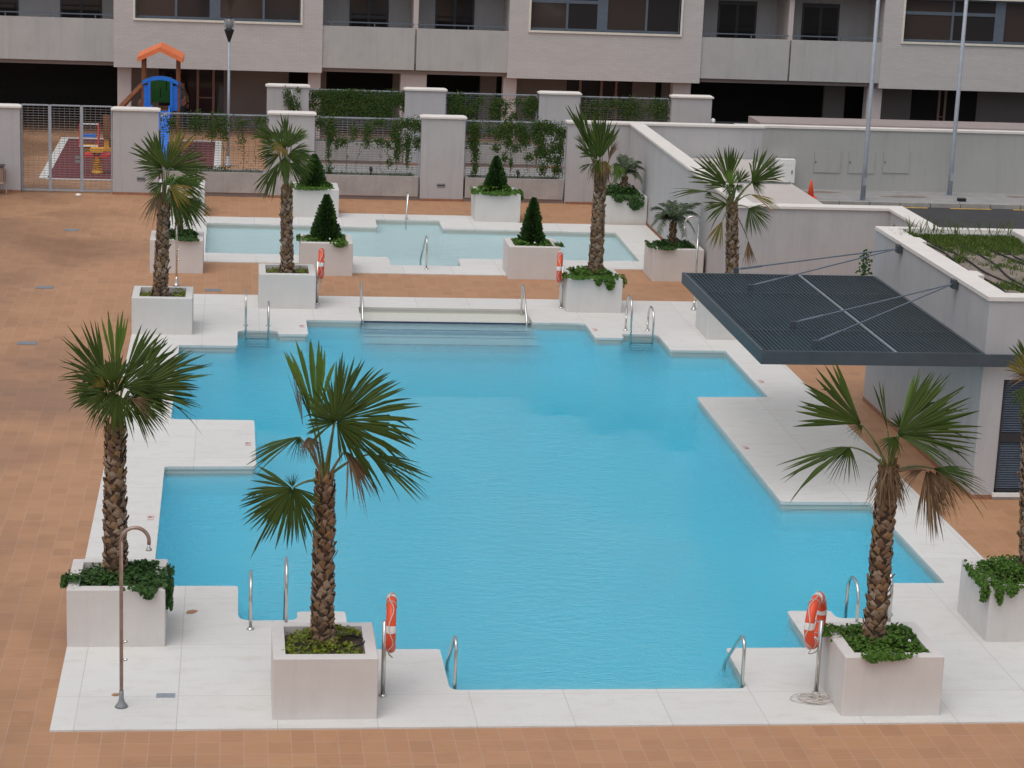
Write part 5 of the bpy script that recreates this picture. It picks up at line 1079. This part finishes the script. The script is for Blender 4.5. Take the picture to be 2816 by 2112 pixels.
# canopy
CX0, CX1, CY0, CY1, CZ = 8.85, 12.78, 35.68, 42.5, 2.6
cn = thing('canopy', (10.8, 39, 2.4), 'dark grey louvred canopy hung on rods beside the pool', 'canopy')
MB().box(CX0, 15.95, CY0 - .06, CY0, CZ - .21, CZ).box(CX0, CX0 + .06, CY0, CY1, CZ - .21, CZ).box(CX0, CX1, CY1, CY1 + .06, CZ - .21, CZ).box(CX1 - .06, CX1, CY0, CY1, CZ - .208, CZ - .002).build('fascia', 'canopy', cn)
MB().box(CX0 + .002, CX0 + .055, CY0 - .0, CY1, CZ, CZ + .018).box(CX0 + .06, CX1 - .05, CY0 - .05, CY0 - .005, CZ, CZ + .018).build('edge_trim', 'canopy_mid' if 'canopy_mid' in M else 'canopy', cn)
g = MB(); x = CX0 + .12
while x < CX1 - .08:
    g.box(x - .008, x + .008, CY0 + .004, CY1 - .004, CZ - .09, CZ - .012); x += .074
g.build('slats', 'slat', cn) if 'slat' in M else g.build('slats', 'canopy', cn)
MB().box(11.195, 11.22, CY0 + .01, CY1 - .01, CZ - .12, CZ + .012).build('centre_flashing', 'canopy_light', cn)
for y in (37.45, 40.75): MB().box(CX0 + .06, CX1 - .06, y - .02, y + .02, CZ - .16, CZ - .106).box(CX0 + .06, CX1 - .06, y - .008, y + .008, CZ - .05, CZ - .008).build('cross_joint', 'canopy', cn)
for by, ends in ((41.0, ((9.95, 42.6), (9.85, 40.9))), (37.57, ((9.88, 37.62), (9.89, 36.1)))):
    MB().box(BX - .10, BX, by - .09, by + .09, 3.36, 3.52).build('rod_bracket', 'canopy', cn)
    for (ex, ey) in ends:
        a, b = Vector((BX - .08, by, 3.44)), Vector((ex, ey, CZ + .08)); q = MB().tube([a, b], .014, 8).build('tie_rod', 'rod', cn) if 'rod' in M else MB().tube([a, b], .014, 8).build('tie_rod', 'bluegrey', cn)
        d_ = (a - b).normalized(); MB().tube([b + d_ * .1, b + d_ * .55], .024, 8).build('turnbuckle', 'bluegrey', q); MB().box(ex - .05, ex + .05, ey - .03, ey + .03, CZ - .02, CZ + .11).build('anchor', 'canopy', q)
# ivy strand in the shaded court corner
iv = MB(); ri = random.Random(71)
for k in range(330): leaf(iv, (12.66 + ri.gauss(0, .07), 42.9 + ri.uniform(-.08, .08), 2.3 + ri.uniform(-.6, .75)), (-.5 + ri.gauss(0, .4), -1, ri.gauss(.2, .4)), .055, .8, ri)
tag(iv.build('climbing_ivy', 'cover_dark', origin=(12.66, 42.9, 2)), 'dark ivy climbing at the back corner of the changing block', 'ivy')

# ------------------------------------------------------------------ person walking in the porch
def person(x, y):
    o = thing('person', (x, y, 0), 'person in a brown grey shirt walking left in the dark porch behind the slide', 'person')
    def skin(name, pts, edges, mat, par, sub=2, root=0):
        me = bpy.data.meshes.new(name); me.from_pydata([p[:3] for p in pts], edges, []); ob = bpy.data.objects.new(name, me); COL.objects.link(ob); ORG[ob.name] = Vector((x, y, 0)); ob.parent = par
        md = ob.modifiers.new('skin', 'SKIN'); md.use_smooth_shade = True
        for i, p in enumerate(pts):
            sv = me.skin_vertices[0].data[i]; sv.radius = (p[3], p[4] if len(p) > 4 else p[3]); sv.use_root = (i == root)
        ss = ob.modifiers.new('sub', 'SUBSURF'); ss.levels = 1; ss.render_levels = sub
        me.materials.append(M[mat]); return ob
    body = [(0, 0, .95, .13, .10), (0, 0, 1.15, .125, .095), (-.01, 0, 1.35, .15, .10), (-.02, 0, 1.48, .07, .07), (-.035, 0, 1.55, .052), (-.05, 0, 1.62, .075, .085), (-.05, 0, 1.70, .082, .092), (-.045, 0, 1.76, .05, .06),
            (-.02, -.19, 1.43, .06), (.05, -.23, 1.18, .046), (-.10, -.24, 1.0, .034), (-.02, .19, 1.43, .06), (.12, .22, 1.2, .046), (.16, .22, .95, .034),
            (0, -.09, .90, .095), (-.10, -.09, .50, .068), (-.12, -.09, .10, .042), (-.26, -.09, .04, .035), (0, .09, .90, .095), (.06, .09, .50, .068), (.26, .09, .14, .042), (.16, .09, .04, .035)]
    ed = [(0, 1), (1, 2), (2, 3), (3, 4), (4, 5), (5, 6), (6, 7), (2, 8), (8, 9), (9, 10), (2, 11), (11, 12), (12, 13), (0, 14), (14, 15), (15, 16), (16, 17), (0, 18), (18, 19), (19, 20), (20, 21)]
    b_ = skin('body', body, ed, 'skin', o)
    k = 1.16
    sh = [(0, 0, .98, .135 * k, .105 * k), (0, 0, 1.15, .13 * k, .10 * k), (-.01, 0, 1.35, .15 * 1.1, .105 * 1.1), (-.02, 0, 1.475, .06 * 1.1, .06 * 1.1), (-.02, -.19, 1.43, .075), (.04, -.225, 1.22, .062), (-.02, .19, 1.43, .075), (.10, .215, 1.24, .062)]
    skin('shirt', sh, [(0, 1), (1, 2), (2, 3), (2, 4), (4, 5), (2, 6), (6, 7)], 'shirt', b_)
    tr = [(0, 0, 1.0, .13 * 1.05, .105 * 1.05), (0, 0, .94, .14, .11), (0, -.09, .88, .11), (-.10, -.09, .50, .082), (-.12, -.09, .12, .062), (0, .09, .88, .11), (.06, .09, .50, .082), (.25, .09, .16, .060)]
    skin('trousers', tr, [(0, 1), (1, 2), (2, 3), (3, 4), (1, 5), (5, 6), (6, 7)], 'trousers', b_)
    hr = [(-.035, 0, 1.66, .07, .085), (-.035, 0, 1.735, .082, .092), (-.045, 0, 1.785, .05, .055)]
    skin('hair', hr, [(0, 1), (1, 2)], 'hair', b_)
    fc = MB()
    fc.add([(x - .135, y, 1.655), (x - .12, y - .014, 1.64), (x - .12, y + .014, 1.64), (x - .118, y, 1.69)], [(0, 1, 2), (0, 3, 1), (0, 2, 3)]); fc.build('nose', 'skin', b_)
    for s_ in (-1, 1):
        MB().lathe((x - .122, y + s_ * .03, 1.688), [(.003, -.008), (.010, 0), (.003, .008)], 8).build('eye', 'black', b_)
        MB().box(x - .06, x - .03, y + s_ * .088 - .008, y + s_ * .088 + .008, 1.64, 1.70).build('ear', 'skin', b_)
        hx, hz = ((-.11, .98) if s_ < 0 else (.165, .93)); hy = s_ * .235
        hand = [(hx, hy, hz, .032, .02), (hx - .02, hy, hz - .08, .04, .018)]; he = [(0, 1)]
        for i, (dx, l) in enumerate(((-.03, .065), (-.01, .08), (.01, .085), (.028, .07))):
            n0 = len(hand); hand += [(hx - .02 + dx, hy, hz - .10, .011), (hx - .025 + dx, hy - s_ * .012, hz - .10 - l * .6, .010), (hx - .02 + dx, hy - s_ * .028, hz - .10 - l, .008)]; he += [(1, n0), (n0, n0 + 1), (n0 + 1, n0 + 2)]
        n0 = len(hand); hand += [(hx - .05, hy, hz - .05, .012), (hx - .065, hy - s_ * .015, hz - .085, .009)]; he += [(0, n0), (n0, n0 + 1)]
        skin('hand', hand, he, 'skin', b_, 1)
    MB().box(x - .132, x - .118, y - .022, y + .022, 1.612, 1.62).build('mouth', 'red', b_)
    return o
person(-1.80, 82.0)

# ------------------------------------------------------------------ sky, sun, render settings
w = bpy.data.worlds.new('World'); S.world = w; w.use_nodes = True; nt = w.node_tree; nt.nodes.clear()
sky = nt.nodes.new('ShaderNodeTexSky'); sky.sky_type = 'NISHITA'; sky.sun_disc = False; EL, AZ = 68, 215
sky.sun_elevation = R_(EL); sky.sun_rotation = R_(AZ); sky.air_density = 1.; sky.dust_density = 3.
hs = nt.nodes.new('ShaderNodeHueSaturation'); hs.inputs['Saturation'].default_value = .36
bg = nt.nodes.new('ShaderNodeBackground'); bg.inputs[1].default_value = .15; ou = nt.nodes.new('ShaderNodeOutputWorld')
nt.links.new(sky.outputs[0], hs.inputs['Color']); nt.links.new(hs.outputs[0], bg.inputs[0]); nt.links.new(bg.outputs[0], ou.inputs[0])
L = bpy.data.lights.new('sun', 'SUN'); L.energy = .8; L.angle = R_(50); L.color = (1., .97, .93); lo = bpy.data.objects.new('sun', L); COL.objects.link(lo)
el, az = R_(EL), R_(AZ); d = Vector((math.sin(az) * math.cos(el), math.cos(az) * math.cos(el), math.sin(el)))
lo.rotation_euler = d.to_track_quat('Z', 'Y').to_euler(); lo.location = (0, 0, 60)
S.render.engine = 'CYCLES'; S.view_settings.view_transform = 'Standard'; S.view_settings.look = 'None'; S.view_settings.exposure = 0.0; S.view_settings.gamma = 1
S.cycles.max_bounces = 24; S.cycles.transmission_bounces = 20; S.cycles.diffuse_bounces = 8; S.cycles.glossy_bounces = 8; S.cycles.caustics_refractive = True; S.cycles.caustics_reflective = True
S.cycles.use_denoising = True; S.cycles.denoiser = 'OPENIMAGEDENOISE'
